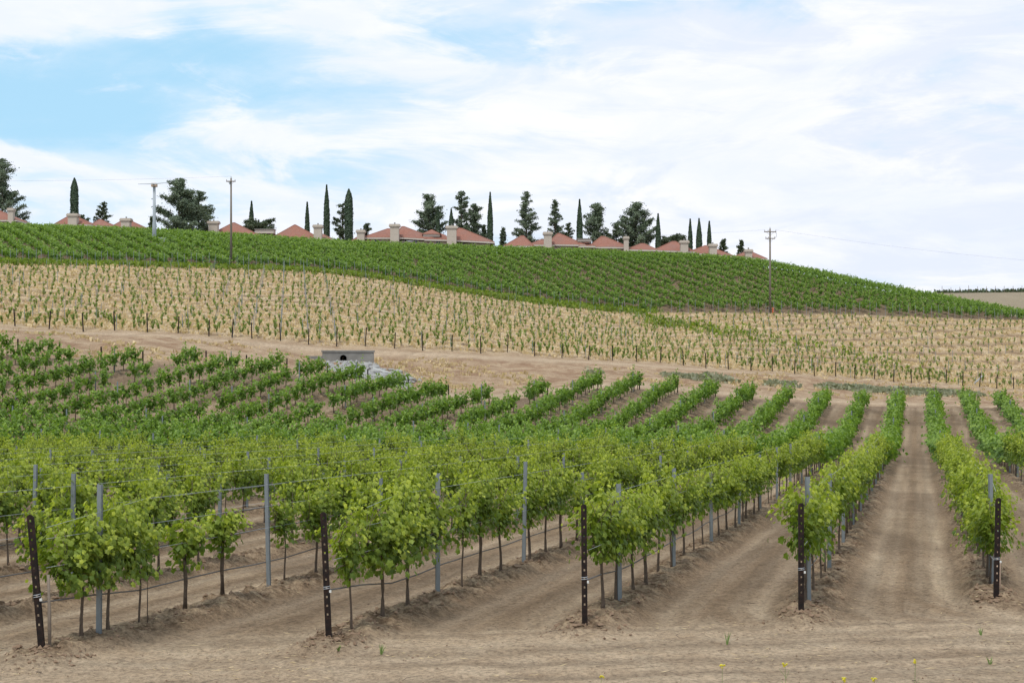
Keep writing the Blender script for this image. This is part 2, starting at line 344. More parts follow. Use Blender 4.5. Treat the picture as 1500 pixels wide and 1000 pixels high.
# the ground round and behind the camera
bx = np.linspace(-260, 260, 60); bz = np.linspace(-120, 9.0, 30); BX, BZ = np.meshgrid(bx, bz)
BX = BX*np.where(BZ > 8.9, 1, 1); BH = pl(BZ)-.02; I = np.arange(BX.size).reshape(BX.shape)
T = np.stack([I[:-1, :-1], I[:-1, 1:], I[1:, 1:], I[1:, :-1]], -1).reshape(-1, 4)
o = ob('headland', mesh_np('headland', np.stack([BX, BZ, BH], -1).reshape(-1, 3), T, M['ground'], {'road': np.full(BX.size, .85)}, smooth=True))
tag(o, 'bare dirt headland where the photographer stands', kind='structure')

# ------------------------------------------------------------------ leaves
LT = np.array([(0, -.12, .06), (0, -.42, 0), (.34, -.50, -.06), (.40, -.10, 0), (.60, .05, -.08), (.32, .28, .0), (0, .62, -.12), (-.32, .28, 0), (-.60, .05, -.08), (-.40, -.10, 0), (-.34, -.50, -.06)])
LF = np.array([(0, i, i+1 if i < 10 else 1) for i in range(1, 11)])
QT = np.array([(0, -.5, 0), (.5, 0, -.10), (0, .55, 0), (-.5, 0, -.10)]); QF = np.array([(0, 1, 2), (0, 2, 3)])
def basis(nrm, spin):
    n = nrm/np.linalg.norm(nrm, axis=1, keepdims=True); ref = np.where(np.abs(n[:, 2:3]) > .95, np.array([[1., 0, 0]]), np.array([[0, 0, -1.]]))
    yv = ref-(ref*n).sum(1, keepdims=True)*n; yv /= np.linalg.norm(yv, axis=1, keepdims=True); xv = np.cross(yv, n)
    c, s = np.cos(spin)[:, None], np.sin(spin)[:, None]
    return xv*c+yv*s, yv*c-xv*s, n
def leaves(P, nrm, size, spin, lod):
    t, f = (LT, LF) if lod == 0 else (QT, QF)
    a, b, n = basis(nrm, spin); V = (P[:, None, :]+size[:, None, None]*(t[None, :, 0, None]*a[:, None]+t[None, :, 1, None]*b[:, None]+t[None, :, 2, None]*n[:, None])).reshape(-1, 3)
    Fc = (f[None]+(np.arange(len(P))*len(t))[:, None, None]).reshape(-1, 3); return V, Fc
def vine_points(n_sh, per, rg, L=.47, zc=.98, hgt=1.0, wid=.34, droop=.5):
    """leaf positions, outward normals, youth (0..1) along arching shoots that leave a cordon"""
    P = []; Nn = []; Y = []
    for s in range(n_sh):
        y0 = rg.uniform(-L, L); side = rg.choice([-1, 1]); up = hgt*rg.uniform(.4, 1.0)
        if rg.random() < .2: up *= rg.uniform(1.1, 1.45)
        out = side*wid*min(1.35, abs(rg.normal(.6, .5))); lean = rg.normal(0, .22)
        t = np.sort(rg.uniform(0, 1, per)); arch = rg.uniform(0, droop)*(abs(out)/wid)
        px = out*(t**.8); pz = zc+up*(t-arch*t**2.4); py = y0+lean*t
        j = rg.normal(0, .062, (per, 3)); P.append(np.stack([px, py, pz], 1)+j)
        o = np.stack([np.sign(px+j[:, 0]*2)*rg.uniform(.15, 1.1, per), rg.normal(0, .5, per), rg.uniform(.05, 1.0, per)], 1); Nn.append(o); Y.append(t)
    # skirt under the cordon
    k = int(n_sh*per*.16); sx = rg.normal(0, wid*.5, k); P.append(np.stack([sx, rg.uniform(-L, L, k), zc-rg.random(k)**1.3*.30], 1))
    Nn.append(np.stack([np.sign(sx)*rg.uniform(.4, 1, k), rg.normal(0, .4, k), rg.uniform(-.1, .6, k)], 1)); Y.append(np.zeros(k))
    return np.concatenate(P), np.concatenate(Nn), np.concatenate(Y)
def foliage_mesh(seed, n_sh, per, **kw):
    rg = np.random.default_rng(seed); P, Nn, Y = vine_points(n_sh, per, rg, **kw); n = len(P)
    sz = rg.uniform(.055, .108, n)*(1-.42*Y**2); V, Fc = leaves(P, Nn, sz, rg.normal(0, .7, n), 0)
    tone = np.clip(Y**1.8*.95*rg.uniform(.3, 1.2, n)+(rg.random(n) < .06)*.4, 0, 1)
    return mesh_np('foliage', V, Fc, M['vine_leaf'], {'tone': np.repeat(tone, len(LT))})
FOL = {'full': [foliage_mesh(100+i, 17, 50) for i in range(10)],
       'big': [foliage_mesh(200+i, 27, 56, L=.62, wid=.46, hgt=1.1, zc=.92, droop=.85) for i in range(3)],
       'small': [foliage_mesh(300+i, 12, 36, L=.24, wid=.24, hgt=.55, zc=.86) for i in range(4)],
       'thin': [foliage_mesh(400+i, 12, 42, L=.34, wid=.26, hgt=.85) for i in range(4)]}
def trunk_mesh(seed, thin=False):
    rg = random.Random(seed); m = MB(); n = 7; r0 = .018 if thin else rg.uniform(.024, .034); pts = []; a = rg.uniform(0, 6)
    for i in range(n+1):
        t = i/n; pts.append((.03*math.sin(a+t*5)*t, .035*math.cos(a*1.7+t*4)*t, -.08+t*1.06))
    m.tube(pts, [r0*(1.5 if i == 0 else 1.15 if i == 1 else 1-.25*i/n+rg.uniform(-.08, .12)) for i in range(n+1)], 7)
    for s in (-1, 1):
        m.tube([pts[-2], (0, s*.18, .97), (.01, s*.42, 1.0+rg.uniform(-.02, .03)), (0, s*.60, .99)], [r0*.7, r0*.62, r0*.5, r0*.35], 6)
    for q in range(7):
        y0 = rg.uniform(-.5, .5); m.tube([(0, y0, .98), (rg.uniform(-.1, .1), y0+rg.uniform(-.05, .05), 1.3), (rg.uniform(-.2, .2), y0+rg.uniform(-.1, .1), 1.6)], [.007, .006, .004], 4)
    return m.mesh('trunk', M['bark'], True)
TRK = [trunk_mesh(i) for i in range(5)]; TRT = [trunk_mesh(20+i, True) for i in range(2)]
def small_trunk():
    m = MB(); m.tube([(0, 0, -.08), (.01, .01, .4), (-.01, 0, .9)], [.042, .03, .022], 7); m.tube([(0, 0, .85), (.02, .1, 1.15)], [.012, .006], 5); m.tube([(0, 0, .8), (-.03, -.1, 1.05)], [.012, .006], 5)
    return m.mesh('trunk', M['bark'], True)
TRS = small_trunk()

# ------------------------------------------------------------------ collect vine positions of the front field
def inframe(px, a=-60, b=1560): return a < px < b
vines = []
SP = 1.27
special = {  # row: list of (px of base, kind) for the first vines
 -3: [(118, 'big'), (158, 'big'), (205, 'thin'), (272, 'small'), (325, 'small'), (420, 'thin'), (463, 'full'), (500, 'full')],
 -2: [(512, 'thin'), (560, 'big'), (600, 'big'), (640, 'thin'), (674, 'thin'), (704, 'full'), (731, 'full'), (776, 'full'), (800, 'full')],
 -1: [(884, 'full'), (905, 'big'), (927, 'full'), (943, 'full'), (966, 'full')],
 0: [(1182, 'full'), (1193, 'full')], 1: [(1452, 'big'), (1447, 'big')]}
for k in KS:
    o_ = offs[k]; zl = zstart(k)+1.0
    if k in special:
        for p_, kd in special[k]:
            zz_ = F*o_/(p_-1345); vines.append((k, zz_, kd)); zl = max(zl, zz_+SP)
    zz_ = zl
    while zz_ < zend(k)-.6:
        px = 1345+F*o_/zz_
        if -160 < px < 1680:
            left_up = zz_ > 70 and k < -7
            gap = float(vnoise(np.array([zz_*.33]), np.array([k*3.7]), 91)[0])
            if (gap < .87 if left_up else random.random() > .07):
                kd = random.choices(['full', 'thin', 'big', 'small'], [52, 30, 12, 6] if not left_up else [70, 14, 12, 4])[0]
                vines.append((k, zz_+random.uniform(-.14, .14), kd))
        zz_ += SP*CO/CO
vis = sorted([v for v in vines if inframe(1345+F*offs[v[0]]/v[1], -45, 1545)], key=lambda v: v[1])
near = set(id(v) for v in vis[:298]); nearv = [v for v in vines if id(v) in near]; farv = [v for v in vines if id(v) not in near]
ORD = ['zeroth', 'first', 'second', 'third', 'fourth', 'fifth', 'sixth', 'seventh', 'eighth', 'ninth', 'tenth', 'eleventh', 'twelfth']
def ordn(n):
    if n < 13: return ORD[n]
    return f"{n}{'th' if 10 < n % 100 < 20 else {1:'st',2:'nd',3:'rd'}.get(n%10,'th')}"
def rowname(k):
    return {-3: 'the row behind the leftmost dark end post', -2: 'the row behind the second dark end post', -1: 'the row behind the middle dark end post',
            0: 'the row behind the fourth dark end post', 1: 'the row behind the rightmost dark end post', 2: 'the row cut by the right edge',
            3: 'the second row cut by the right edge', 4: 'the third row cut by the right edge'}.get(k, f'the {ordn(-3-k)} row beyond the leftmost end post')
cnt = {}
for (k, z_, kd) in sorted(nearv, key=lambda v: (v[0], v[1])):
    cnt[k] = cnt.get(k, 0)+1; X = D*z_+offs[k]+random.uniform(-.04, .04); gz = H1(X, z_)
    e = empty('grapevine', (X, z_, gz), ROWANG+(math.pi if random.random() < .5 else 0)+random.uniform(-.08, .08))
    sc = random.uniform(.86, 1.08); e.scale = (sc, random.uniform(.85, 1.05), random.uniform(.9, 1.08))
    ad = {'full': 'leafy', 'big': 'broad bushy', 'small': 'small round', 'thin': 'slim'}[kd]
    tag(e, f'{ad} green grapevine, {ordn(cnt[k])} in view along {rowname(k)}', 'grapevine', 'grapevines of the front rows')
    ob('foliage', random.choice(FOL[kd]), e); ob('trunk', TRS if kd == 'small' else random.choice(TRT if kd == 'thin' else TRK), e)

# the rest of the front field's vines: one mass
def vine_mass(lst, rg, ang, lodpts, leaf, name, label, leafm, wide=1.0, hgt=1.0, LL=.52):
    Vs = []; Fs = []; To = []; MI = []; nv = 0
    pool = [vine_points(12, max(4, int(lodpts/12)), np.random.default_rng(900+i), zc=.98-.20*(hgt > 1), hgt=.95*hgt, wid=.36*wide, L=LL) for i in range(14)]
    for (X, Z, H, sc, kd) in lst:
        P, Nn, Y = pool[rg.integers(14)]; dens = 1.0
        if kd == 'small': P = P*np.array([.55, .38, .8]); keep = rg.random(len(P)) < .45
        elif kd == 'thin': P = P*np.array([.75, .8, .95]); keep = rg.random(len(P)) < .75
        else: keep = rg.random(len(P)) < 1
        P, Nn_, Y_ = P[keep], Nn[keep], Y[keep]; n = len(P); fl = rg.choice([-1, 1], 2)
        a = ang+rg.normal(0, .05); c, s = math.cos(a), math.sin(a); P = P*np.array([fl[0]*sc, fl[1]*sc, sc])+rg.normal(0, .03, (n, 3)); Nq = Nn_*np.array([fl[0], fl[1], 1])
        R = np.array([[c, s, 0], [-s, c, 0], [0, 0, 1]]); P = P@R+np.array([X, Z, H]); Nq = Nq@R
        V, Fc = leaves(P, Nq, leaf*rg.uniform(.75, 1.25, n)*(1-.3*Y_), rg.uniform(0, 6, n), 1)
        Vs.append(V); Fs.append(Fc+nv); nv += len(V); To.append(np.repeat(np.clip(Y_**1.5*rg.uniform(.1, 1.1, n), 0, 1), 4)); MI.append(np.zeros(len(Fc)))
        # trunk
        r = .032; tv = np.array([(-r, -r, -.1), (r, -r, -.1), (0, r, -.1), (-r*.8, -r*.8, 1.0), (r*.8, -r*.8, 1.0), (0, r*.8, 1.0)])*np.array([1, 1, sc])+np.array([X, Z, H])
        tf = np.array([(0, 1, 4), (0, 4, 3), (1, 2, 5), (1, 5, 4), (2, 0, 3), (2, 3, 5)])
        Vs.append(tv); Fs.append(tf+nv); nv += 6; To.append(np.zeros(6)); MI.append(np.ones(6))
    o = ob(name, mesh_np(name, np.concatenate(Vs), np.concatenate(Fs), [leafm, M['bark']], {'tone': np.concatenate(To)}, np.concatenate(MI)))
    return tag(o, label, 'grapevines', None, 'stuff')
def hvec(xs, zs_): return height(np.array(xs), np.array(zs_))
lst = []
for (k, z_, kd) in farv: lst.append((D*z_+offs[k], z_, 0, random.uniform(.9, 1.06)*(.93 if z_ > 70 else 1), kd))
hh = hvec([a[0] for a in lst], [a[1] for a in lst]); lst = [(a[0], a[1], h_, a[3], a[4]) for a, h_ in zip(lst, hh)]
nl = [a for a in lst if a[1] < 62]; fl_ = [a for a in lst if a[1] >= 62]
both_a = vine_mass(nl, rng, -ROWANG, 440, .135, 'vineyard_rows', 'dense mass of bright green grapevine rows across the middle of the front field', M['vine_leaf'])
both_b = vine_mass(fl_, rng, -ROWANG, 250, .21, 'vineyard_rows', 'darker green grapevine rows climbing to the dirt bank below the road', M['hill_leaf'], 1.5, 1.2, .74)

# ------------------------------------------------------------------ posts
def end_post_mesh(h=1.65, w=.078, holes=12):
    m = MB(); hw = w/2; hr = .011; zt = h-.03
    m.box((-hw, 0, -.3), (-hr, .006, zt)); m.box((hr, 0, -.3), (hw, .006, zt))
    ys = [zt-.05-i*(zt*.86)/holes*1.0 for i in range(holes)]
    prev = zt
    for q in ys: m.box((-hr, 0.0005, q+.017), (hr, .0055, prev)); prev = q-.011
    m.box((-hr, .0005, -.3), (hr, .0055, prev))
    m.box((-hw, .006, -.3), (-hw+.006, .045, zt)); m.box((hw-.006, .006, -.3), (hw, .045, zt))
    # rounded head
    n = 7; v = []; 
    for yy in (0, .006):
        for i in range(n): a = math.pi*i/(n-1); v.append((hw*math.cos(a), yy, zt+.03*math.sin(a)))
    f = [tuple(range(n))[::-1], tuple(range(n, 2*n))]+[(i, i+1, i+1+n, i+n) for i in range(n-1)]+[(n-1, 0, n, 2*n-1)]
    m.add(v, f); return m.mesh('post_body', M['rust'])
def line_post_mesh(h=1.9, w=.058):
    m = MB(); hw = w/2; t = .004
    m.box((-hw, 0, -.3), (hw, t, h)); m.box((-hw, t, -.3), (-hw+t, .035, h)); m.box((hw-t, t, -.3), (hw, .035, h))
    m.box((-hw-.010, .035, -.3), (-hw+t, .035+t, h)); m.box((hw-t, .035, -.3), (hw+.010, .035+t, h))
    for i in range(12):
        for s in (-1, 1): m.box((s*(hw+.003)-.004, .012, .42+i*.12), (s*(hw+.003)+.004, .022, .46+i*.12))
    return m.mesh('steel_post', M['steel'])
EP = end_post_mesh(); LP = line_post_mesh()
names5 = ['leftmost dark rusty perforated end post, leaning outward with wires tied round it', 'second dark rusty perforated end post from the left, before a bushy vine',
          'middle dark rusty perforated end post, beside a vine with a drooping shoot', 'fourth dark rusty end post, left of the open central dirt lane', 'rightmost dark rusty end post, right of the open central dirt lane']
endpos = {}
for k, lab in zip((-3, -2, -1, 0, 1), names5):
    z_ = zstart(k); X = D*z_+offs[k]; hz = H1(X, z_); e = empty('end_post', (X, z_, hz)); hs = {-3: 1.68, -2: 1.64, -1: 1.72, 0: 1.60, 1: 1.60}[k]/1.65
    e.scale = (1, 1, hs); e.rotation_euler = (0, 0, 0); tag(e, lab, 'end post', 'dark end posts at the front row ends')
    b = ob('post_body', EP, e); ln = {-3: .075, -2: .04, -1: .01, 0: .008, 1: -.01}[k]; e.rotation_euler = (.03, -ln, 0)
    m = MB(); m.tube([(.045*math.cos(a), .022+.035*math.sin(a), .62+.004*a) for a in np.linspace(0, 12.5, 40)], .004, 4); m.build('wire_tie', M['wire'], e)
    m = MB(); m.box((.035, -.012, .585), (.062, .012, .615)); m.build('hose_cap', M['white'], e)
    endpos[k] = (X, z_, hz)
# far ends of the front rows
efar = MB().box((-.045, -.045, -.3), (.045, .045, 1.15)).mesh('end_post', M['rust'])
c = 0
for k in KS[::1]:
    z_ = zend(k); X = D*z_+offs[k]; px = 750+F*X/z_
    if not inframe(px, -20, 1520): continue
    c += 1; o = ob('end_post', efar, None, (X, z_, H1(X, z_)))
    tag(o, f'slim dark end post closing the far end of {ordn(c)} front-field row from the left', 'end post', 'far end posts below the dirt bank')
# steel line posts
lp = []
for k in KS:
    first = {-3: 140, -2: 639, -1: 905, 0: 1183, 1: 1451}.get(k)
    z_ = F*offs[k]/(first-1345) if first else zstart(k)+2.2+random.random()*2
    while z_ < zend(k)-1:
        if inframe(1345+F*offs[k]/z_, -120, 1640): lp.append((k, z_))
        z_ += 4.75 if z_ < 62 else 9.5+random.random()*5
lpv = sorted(lp, key=lambda a: a[1]); cnt = {}; rest = []
for i, (k, z_) in enumerate(lpv):
    X = D*z_+offs[k]+.03; hz = H1(X, z_); px = 750+F*X/z_
    if i < 240 and inframe(px, -15, 1515):
        cnt[k] = cnt.get(k, 0)+1
        o = ob('steel_post', LP, None, (X, z_, hz), random.uniform(-.25, .25)); o.rotation_euler[0] = random.uniform(-.015, .015); o.rotation_euler[1] = random.uniform(-.02, .02)
        o.scale[2] = random.uniform(.96, 1.04) if z_ < 27 else random.uniform(.80, .90)
        tag(o, f'grey steel trellis post, {ordn(cnt[k])} in view along {rowname(k)}', 'trellis post', 'steel posts of the front rows')
    else: rest.append((X, z_, hz, 1.7))

# wires and drip hoses for the rows near enough to show them
for k in range(-9, 5):
    a0 = zstart(k) if k in endpos else max(zstart(k)+.2, F*offs[k]/(-200-1345) if k < 0 else 0, abs(F*offs[k])/(1700-1345) if k > 1 else 0)
    a1 = min(zend(k), 62)
    zz_ = np.arange(a0+.02, a1, 1.1); hx = D*zz_+offs[k]; hh = smooth_height(hx, zz_)+.12; rg = random.Random(k)
    for hgt_, nm, r, lab in ((1.72, 'trellis_wire', .003, 'top trellis wire of'), (1.36, 'trellis_wire', .0028, 'middle trellis wire of'), (1.0, 'trellis_wire', .003, 'fruiting wire of'), (.44, 'drip_hose', .0105, 'grey drip hose slung below the vines of')):
        pts = []
        for i, (xx, zq, hq) in enumerate(zip(hx, zz_, hh)):
            sag = rg.uniform(-.025, .025) if nm == 'drip_hose' else .0
            t = min(1, i/2.0) if k in endpos else 1
            base = hq+hgt_-.08
            if k in endpos and hgt_ > .5: base = hq+(min(hgt_, 1.5)-.08)*(1-t)+(hgt_-.08)*t
            if k in endpos and hgt_ < .5: base = hq+(.52-.02)*(1-t)+(hgt_-.08)*t
            pts.append((xx+(.05 if hgt_ > .5 else -.03), zq, base+sag))
        if k in endpos and hgt_ > 1.1: pts = pts[1:] if k != -3 else pts
        m = MB(); m.tube(pts, r, 5); o = m.build(nm, M['hose'] if nm == 'drip_hose' else M['wire'], smooth=True)
        tag(o, f'{lab} {rowname(k)}', 'drip hose' if nm == 'drip_hose' else 'wire', 'drip hoses' if nm == 'drip_hose' else 'trellis wires')

# odd stakes and cartons in the front rows
def stake(px, k, h, r, name, m, lab, lean=0.0):
    z_ = F*offs[k]/(px-1345); X = D*z_+offs[k]; hz = H1(X, z_); b = MB(); b.tube([(0, 0, -.2), (lean*.5, .01, h*.5), (lean, 0, h)], [r, r*.95, r*.8], 6)
    tag(b.build(name, M[m], None, (X+.06, z_-.05, hz), smooth=True), lab, 'stake')
stake(68, -3, .92, .024, 'wooden_stake', 'wood_grey', 'weathered wooden stake just right of the leftmost dark end post', -.02)
stake(211, -3, .75, .008, 'thin_stake', 'bark', 'thin dark training stake between the bushy end vine and small vine')
stake(1455, 1, .95, .05, 'wooden_stake', 'carton', 'thick pale wooden stake just left of the rightmost dark end post')
for i, (px, zz_, k) in enumerate(((300, 31, -5), (352, 27, -4), (655, 30, -3), (530, 33, -4), (1480, 60, 3), (700, 44, -4))):
    z_ = zz_; X = D*z_+offs[k]+.05; px2 = 750+F*X/z_; m = MB(); m.box((-.05, -.05, -.02), (.05, .05, .36)); m.box((-.055, -.055, .35), (.055, .055, .372))
    tag(m.build('grow_carton', M['carton'], None, (X, z_, H1(X, z_)), .3), f'pale pink grow carton at a vine foot, {ordn(i+1)} of the six cartons', 'grow carton', 'grow cartons')

# ------------------------------------------------------------------ soil clods and small litter near the camera
def rocks(n, fn, name, label, m, cat='clods', seed=3):
    rg = np.random.default_rng(seed); P, s = fn(rg, n); n = len(P)
    o8 = np.array([(1, 0, 0), (0, 1, 0), (-1, 0, 0), (0, -1, 0), (0, 0, .8), (0, 0, -.6), (.6, .6, .45), (-.6, -.5, .4)])
    f8 = np.array([(0, 6, 4), (0, 1, 6), (1, 4, 6), (1, 2, 4), (2, 7, 4), (2, 3, 7), (3, 4, 7), (3, 0, 4), (1, 0, 5), (2, 1, 5), (3, 2, 5), (0, 3, 5)])
    V = o8[None]*rg.uniform(.6, 1.3, (n, 8, 1))*rg.uniform(.6, 1.3, (n, 1, 3)); a = rg.uniform(0, 6.3, n); c, sn = np.cos(a), np.sin(a)
    x = V[:, :, 0]*c[:, None]-V[:, :, 1]*sn[:, None]; y = V[:, :, 0]*sn[:, None]+V[:, :, 1]*c[:, None]; V = np.stack([x, y, V[:, :, 2]], -1)*s[:, None, None]+P[:, None, :]
    Fc = (f8[None]+(np.arange(n)*8)[:, None, None]).reshape(-1, 3)
    return tag(ob(name, mesh_np(name, V.reshape(-1, 3), Fc, m)), label, cat, None, 'stuff')
def clod_pts(rg, n):
    Z = 14*np.exp(rg.random(n)*math.log(60/14.)); px = rg.uniform(-80, 1580, n); X = (px-750)/F*Z
    mk, d, *_ = masks(X, Z); keep = rg.random(n) < (.10+.9*mk['berm']); X, Z = X[keep], Z[keep]; b = mk['berm'][keep]
    s = rg.uniform(.006, .016, len(X))+b*rg.uniform(0, .06, len(X))*rg.random(len(X))**2; return np.stack([X, Z, height(X, Z)+s*.2], 1), s
def heap_pts(rg, n):
    P = []; s = []
    for k in endpos:
        x, z_, h = endpos[k]
        for i in range(110):
            a = rg.uniform(0, 6.3); d_ = abs(rg.normal(0, .28)); X = x+d_*math.cos(a)*1.3; Z = z_+d_*math.sin(a); P.append((X, Z)); s.append(rg.uniform(.008, .045)*rg.random()+.006)
    P = np.array(P); s = np.array(s); return np.stack([P[:, 0], P[:, 1], height(P[:, 0], P[:, 1])+s*.3], 1), s
rocks(0, heap_pts, 'soil_clods', 'broken clods heaped round the feet of the dark end posts', M['soil_clod'], 'clods', 4)
rocks(36000, clod_pts, 'soil_clods', 'crumbled soil clods along the vine berms and dirt lanes', M['soil_clod'])
def litter():
    rg = np.random.default_rng(5); n = 4200; Z = 15*np.exp(rg.random(n)*math.log(34/15.)); px = rg.uniform(-50, 1550, n); X = (px-750)/F*Z
    mk, d, inrow, fr, *_ = masks(X, Z); keep = rg.random(n) < (.05+.4*mk['berm']+.6*fr*(fbm(X*.8, Z*.8, 3, 77) > .56)); X, Z = X[keep], Z[keep]; n = len(X); H = height(X, Z)+.008
    L = rg.uniform(.02, .09, n)*rg.random(n)+.012; a = rg.normal(0, .6, n)+rg.choice([0, math.pi], n); dx = np.cos(a)*L; dy = np.sin(a)*L; w_ = rg.uniform(.001, .0035, n)
    V = np.stack([np.stack([X-dx, Z-dy, H], 1), np.stack([X+dx, Z+dy, H+rg.uniform(0, .02, n)], 1), np.stack([X, Z+w_*3, H+w_*2], 1), np.stack([X+.002, Z-w_*3, H+w_], 1)], 1).reshape(-1, 3)
    Fc = (np.array([(0, 3, 1), (0, 1, 2)])[None]+(np.arange(n)*4)[:, None, None]).reshape(-1, 3)
    tag(ob('straw_litter', mesh_np('straw_litter', V, Fc, M['straw'], {'tone': np.zeros(len(V))})), 'pale straw and twig litter scattered on the dirt headland', 'litter', None, 'stuff')
litter()
def twigs():
    rg = np.random.default_rng(8); m = MB(); n = 0
    while n < 260:
        Z = 15.5*math.exp(rg.random()*math.log(34/15.5)); px = rg.uniform(-30, 1530); X = (px-750)/F*Z; mk, d, *_ = masks(np.array([X]), np.array([Z]))
        if rg.random() > .25+.6*mk['berm'][0]: continue
        n += 1; h = H1(X, Z)+.012; a = rg.normal(0, .9); L = rg.uniform(.06, .24); r0 = rg.uniform(.002, .0045); k = rg.normal(0, .04)
        m.tube([(X, Z, h), (X+math.cos(a)*L*.5+k, Z+math.sin(a)*L*.5, h+rg.uniform(.005, .03)), (X+math.cos(a)*L, Z+math.sin(a)*L, h+rg.uniform(0, .03))], [r0, r0*.8, r0*.5], 4, False)
    tag(m.build('dry_twigs', M['bark']), 'dark dry twigs and prunings lying on the dirt lanes and berms', 'twigs', None, 'stuff')
twigs()

# ------------------------------------------------------------------ tufts helper (straw, weeds)
def tufts(X, Z, H, size, hgt, name, label, m, cat, blades=3, seed=9, tone=0., rnd=.3):
    rg = np.random.default_rng(seed); n = len(X); P = np.repeat(np.stack([X, Z, H], 1), blades, 0); k = n*blades
    P = P+rg.normal(0, 1, (k, 3))*np.repeat(size, blades)[:, None]*np.array([.45, .45, 0])
    a = rg.uniform(0, math.pi, k); w_ = np.repeat(size, blades)*rg.uniform(.25, .6, k); h_ = np.repeat(hgt, blades)*rg.uniform(.5, 1.2, k)
    dx = np.cos(a)*w_; dy = np.sin(a)*w_; lx = rg.normal(0, .3, k)*h_; ly = rg.normal(0, .3, k)*h_; z0 = np.zeros(k)
    V = np.stack([P+np.stack([-dx*.5, -dy*.5, z0-.04], 1), P+np.stack([dx*.5, dy*.5, z0-.04], 1), P+np.stack([dx+lx, dy+ly, h_], 1), P+np.stack([-dx*.7+lx, -dy*.7+ly, h_*.8], 1)], 1).reshape(-1, 3)
    Fc = (np.array([(0, 1, 2), (0, 2, 3)])[None]+(np.arange(k)*4)[:, None, None]).reshape(-1, 3); tn = np.repeat(np.clip(tone+rg.normal(0, rnd, k), 0, 1), 4)
    return tag(ob(name, mesh_np(name, V, Fc, m, {'tone': tn})), label, cat, None, 'stuff')
def scatter(rg, n, pxa, pxb, f0, f1, ka, kb):
    """random ground points between terrain lines ka (+f0) and kb (+f1)"""
    px = rg.uniform(pxa, pxb, n); a = node_z(ka, px)+f0; b = node_z(kb, px)+f1; Z = a+(b-a)*rg.random(n); return (px-750)/F*Z, Z, px
def yproj(X, Z): return 500-F*height(X, Z)/Z
def yband(px): return np.interp(px, [940, 950, 1100, 1250, 1350, 1420], [455, 470, 491, 520, 546, 566])
# straw
X, Z, px = scatter(rng, 42000, -150, 1650, 0, -.5, K6, K7); H, mk = height(X, Z, True); keep = (mk['band'] < .5) | (rng.random(len(X)) < .06); X, Z, H = X[keep], Z[keep], H[keep]
tufts(X, Z, H, rng.uniform(.14, .42, len(X)), rng.uniform(.12, .34, len(X)), 'dry_grass', 'pale dry straw grass in bands between the young vines', M['straw'], 'dry grass', 2, 9, .0, .15)
# dry grass and scrub on the bank
X, Z, px = scatter(rng, 9000, -100, 1600, 3, -1, K4, K6); nn = fbm(X*.15, Z*.15, 3, 71); dens = np.where(px > 500, .8, .35)*(nn > .52); mk = masks(X, Z)[0]
keep = (rng.random(len(X)) < dens)*(mk['road'] < .35); X, Z = X[keep], Z[keep]
tufts(X, Z, height(X, Z), rng.uniform(.15, .4, len(X)), rng.uniform(.1, .35, len(X)), 'dry_grass', 'yellow dry grass clumps on the eroded dirt bank', M['straw'], 'dry grass', 3, 10, .2, .3)
# weeds strip on the right below the road
px = rng.uniform(860, 1620, 5200); a = node_z(K5, px); Z = a+4+rng.normal(0, 1.7, len(px)); keep = (fbm(px*.02, px*0+3, 2, 4)+rng.random(len(px))*.4 > .77)*(rng.random(len(px)) < np.clip((px-840)/200, .15, 1)); px, Z = px[keep], Z[keep]; X = (px-750)/F*Z
tufts(X, Z, height(X, Z), rng.uniform(.3, .6, len(X)), rng.uniform(.2, .5, len(X)), 'weeds', 'grey-green weedy scrub strip along the dirt track', M['weed_leaf'], 'weeds', 5, 12, .1, .2)
# green strip under the hill vines and along the swale
X, Z, px = scatter(rng, 15000, -150, 960, -1.5, 4.5, K7, K7); 
Xb = []; pb = rng.uniform(930, 1400, 7000); 
Zt = np.empty_like(pb); zg = np.linspace(0, 1, 40)
a = node_z(K6, pb); b = node_z(K7, pb); YY = np.stack([yproj((pb-750)/F*(a+(b-a)*t), a+(b-a)*t) for t in zg]); tgt = yband(pb)+rng.normal(0, 4.5, len(pb))*np.interp(pb, [930, 1100, 1400], [.8, 1, 2.0])
idx = np.argmin(np.abs(YY-tgt), 0); Zt = a+(b-a)*zg[idx]; kp = rng.random(len(pb)) < np.interp(pb, [930, 1050, 1200, 1400], [.42, .10, .05, .02])
Xt = ((pb-750)/F*Zt)[kp]; Zt = Zt[kp]
X = np.concatenate([X, Xt]); Z = np.concatenate([Z, Zt])
tufts(X, Z, height(X, Z), rng.uniform(.25, .5, len(X)), rng.uniform(.25, .7, len(X)), 'ground_cover', 'green ground cover along the foot of the hill vines and down the swale', M['vine_leaf'], 'ground cover', 2, 13, .15, .2)

# ------------------------------------------------------------------ hill vineyard
hill = []
DD = -.56; LS = math.hypot(1, DD); cosh = 1/LS
for i in range(-150, 180):
    o_ = 150+i*2.9*LS
    t0 = 178.; zz_ = t0
    while zz_ < 268:
        X = DD*zz_+o_; px = 750+F*X/zz_
        if -150 < px < 1640:
            hill.append((X+random.uniform(-.1, .1), zz_+random.uniform(-.2, .2), px))
        zz_ += 1.5*cosh
hx = np.array(hill); a = node_z(K7, hx[:, 2])+np.where(hx[:, 2] < 940, 3.5, 1.5); b = node_z(K8, hx[:, 2])+3.0; ok = (hx[:, 1] > a) & (hx[:, 1] < b) & (rng.random(len(hx)) > .015)
hx = hx[ok]; hh = height(hx[:, 0], hx[:, 1]); print('hill vines', len(hx))
hl = [(p[0], p[1], h_, random.uniform(.88, 1.1), 'full') for p, h_ in zip(hx, hh)]
vine_mass(hl, rng, -math.atan(-DD)*-1*-1, 120, .30, 'hill_vineyard', 'dark green vineyard rows covering the hillside below the red roofs', M['hill_leaf'], wide=1.75, hgt=1.05, LL=.95)
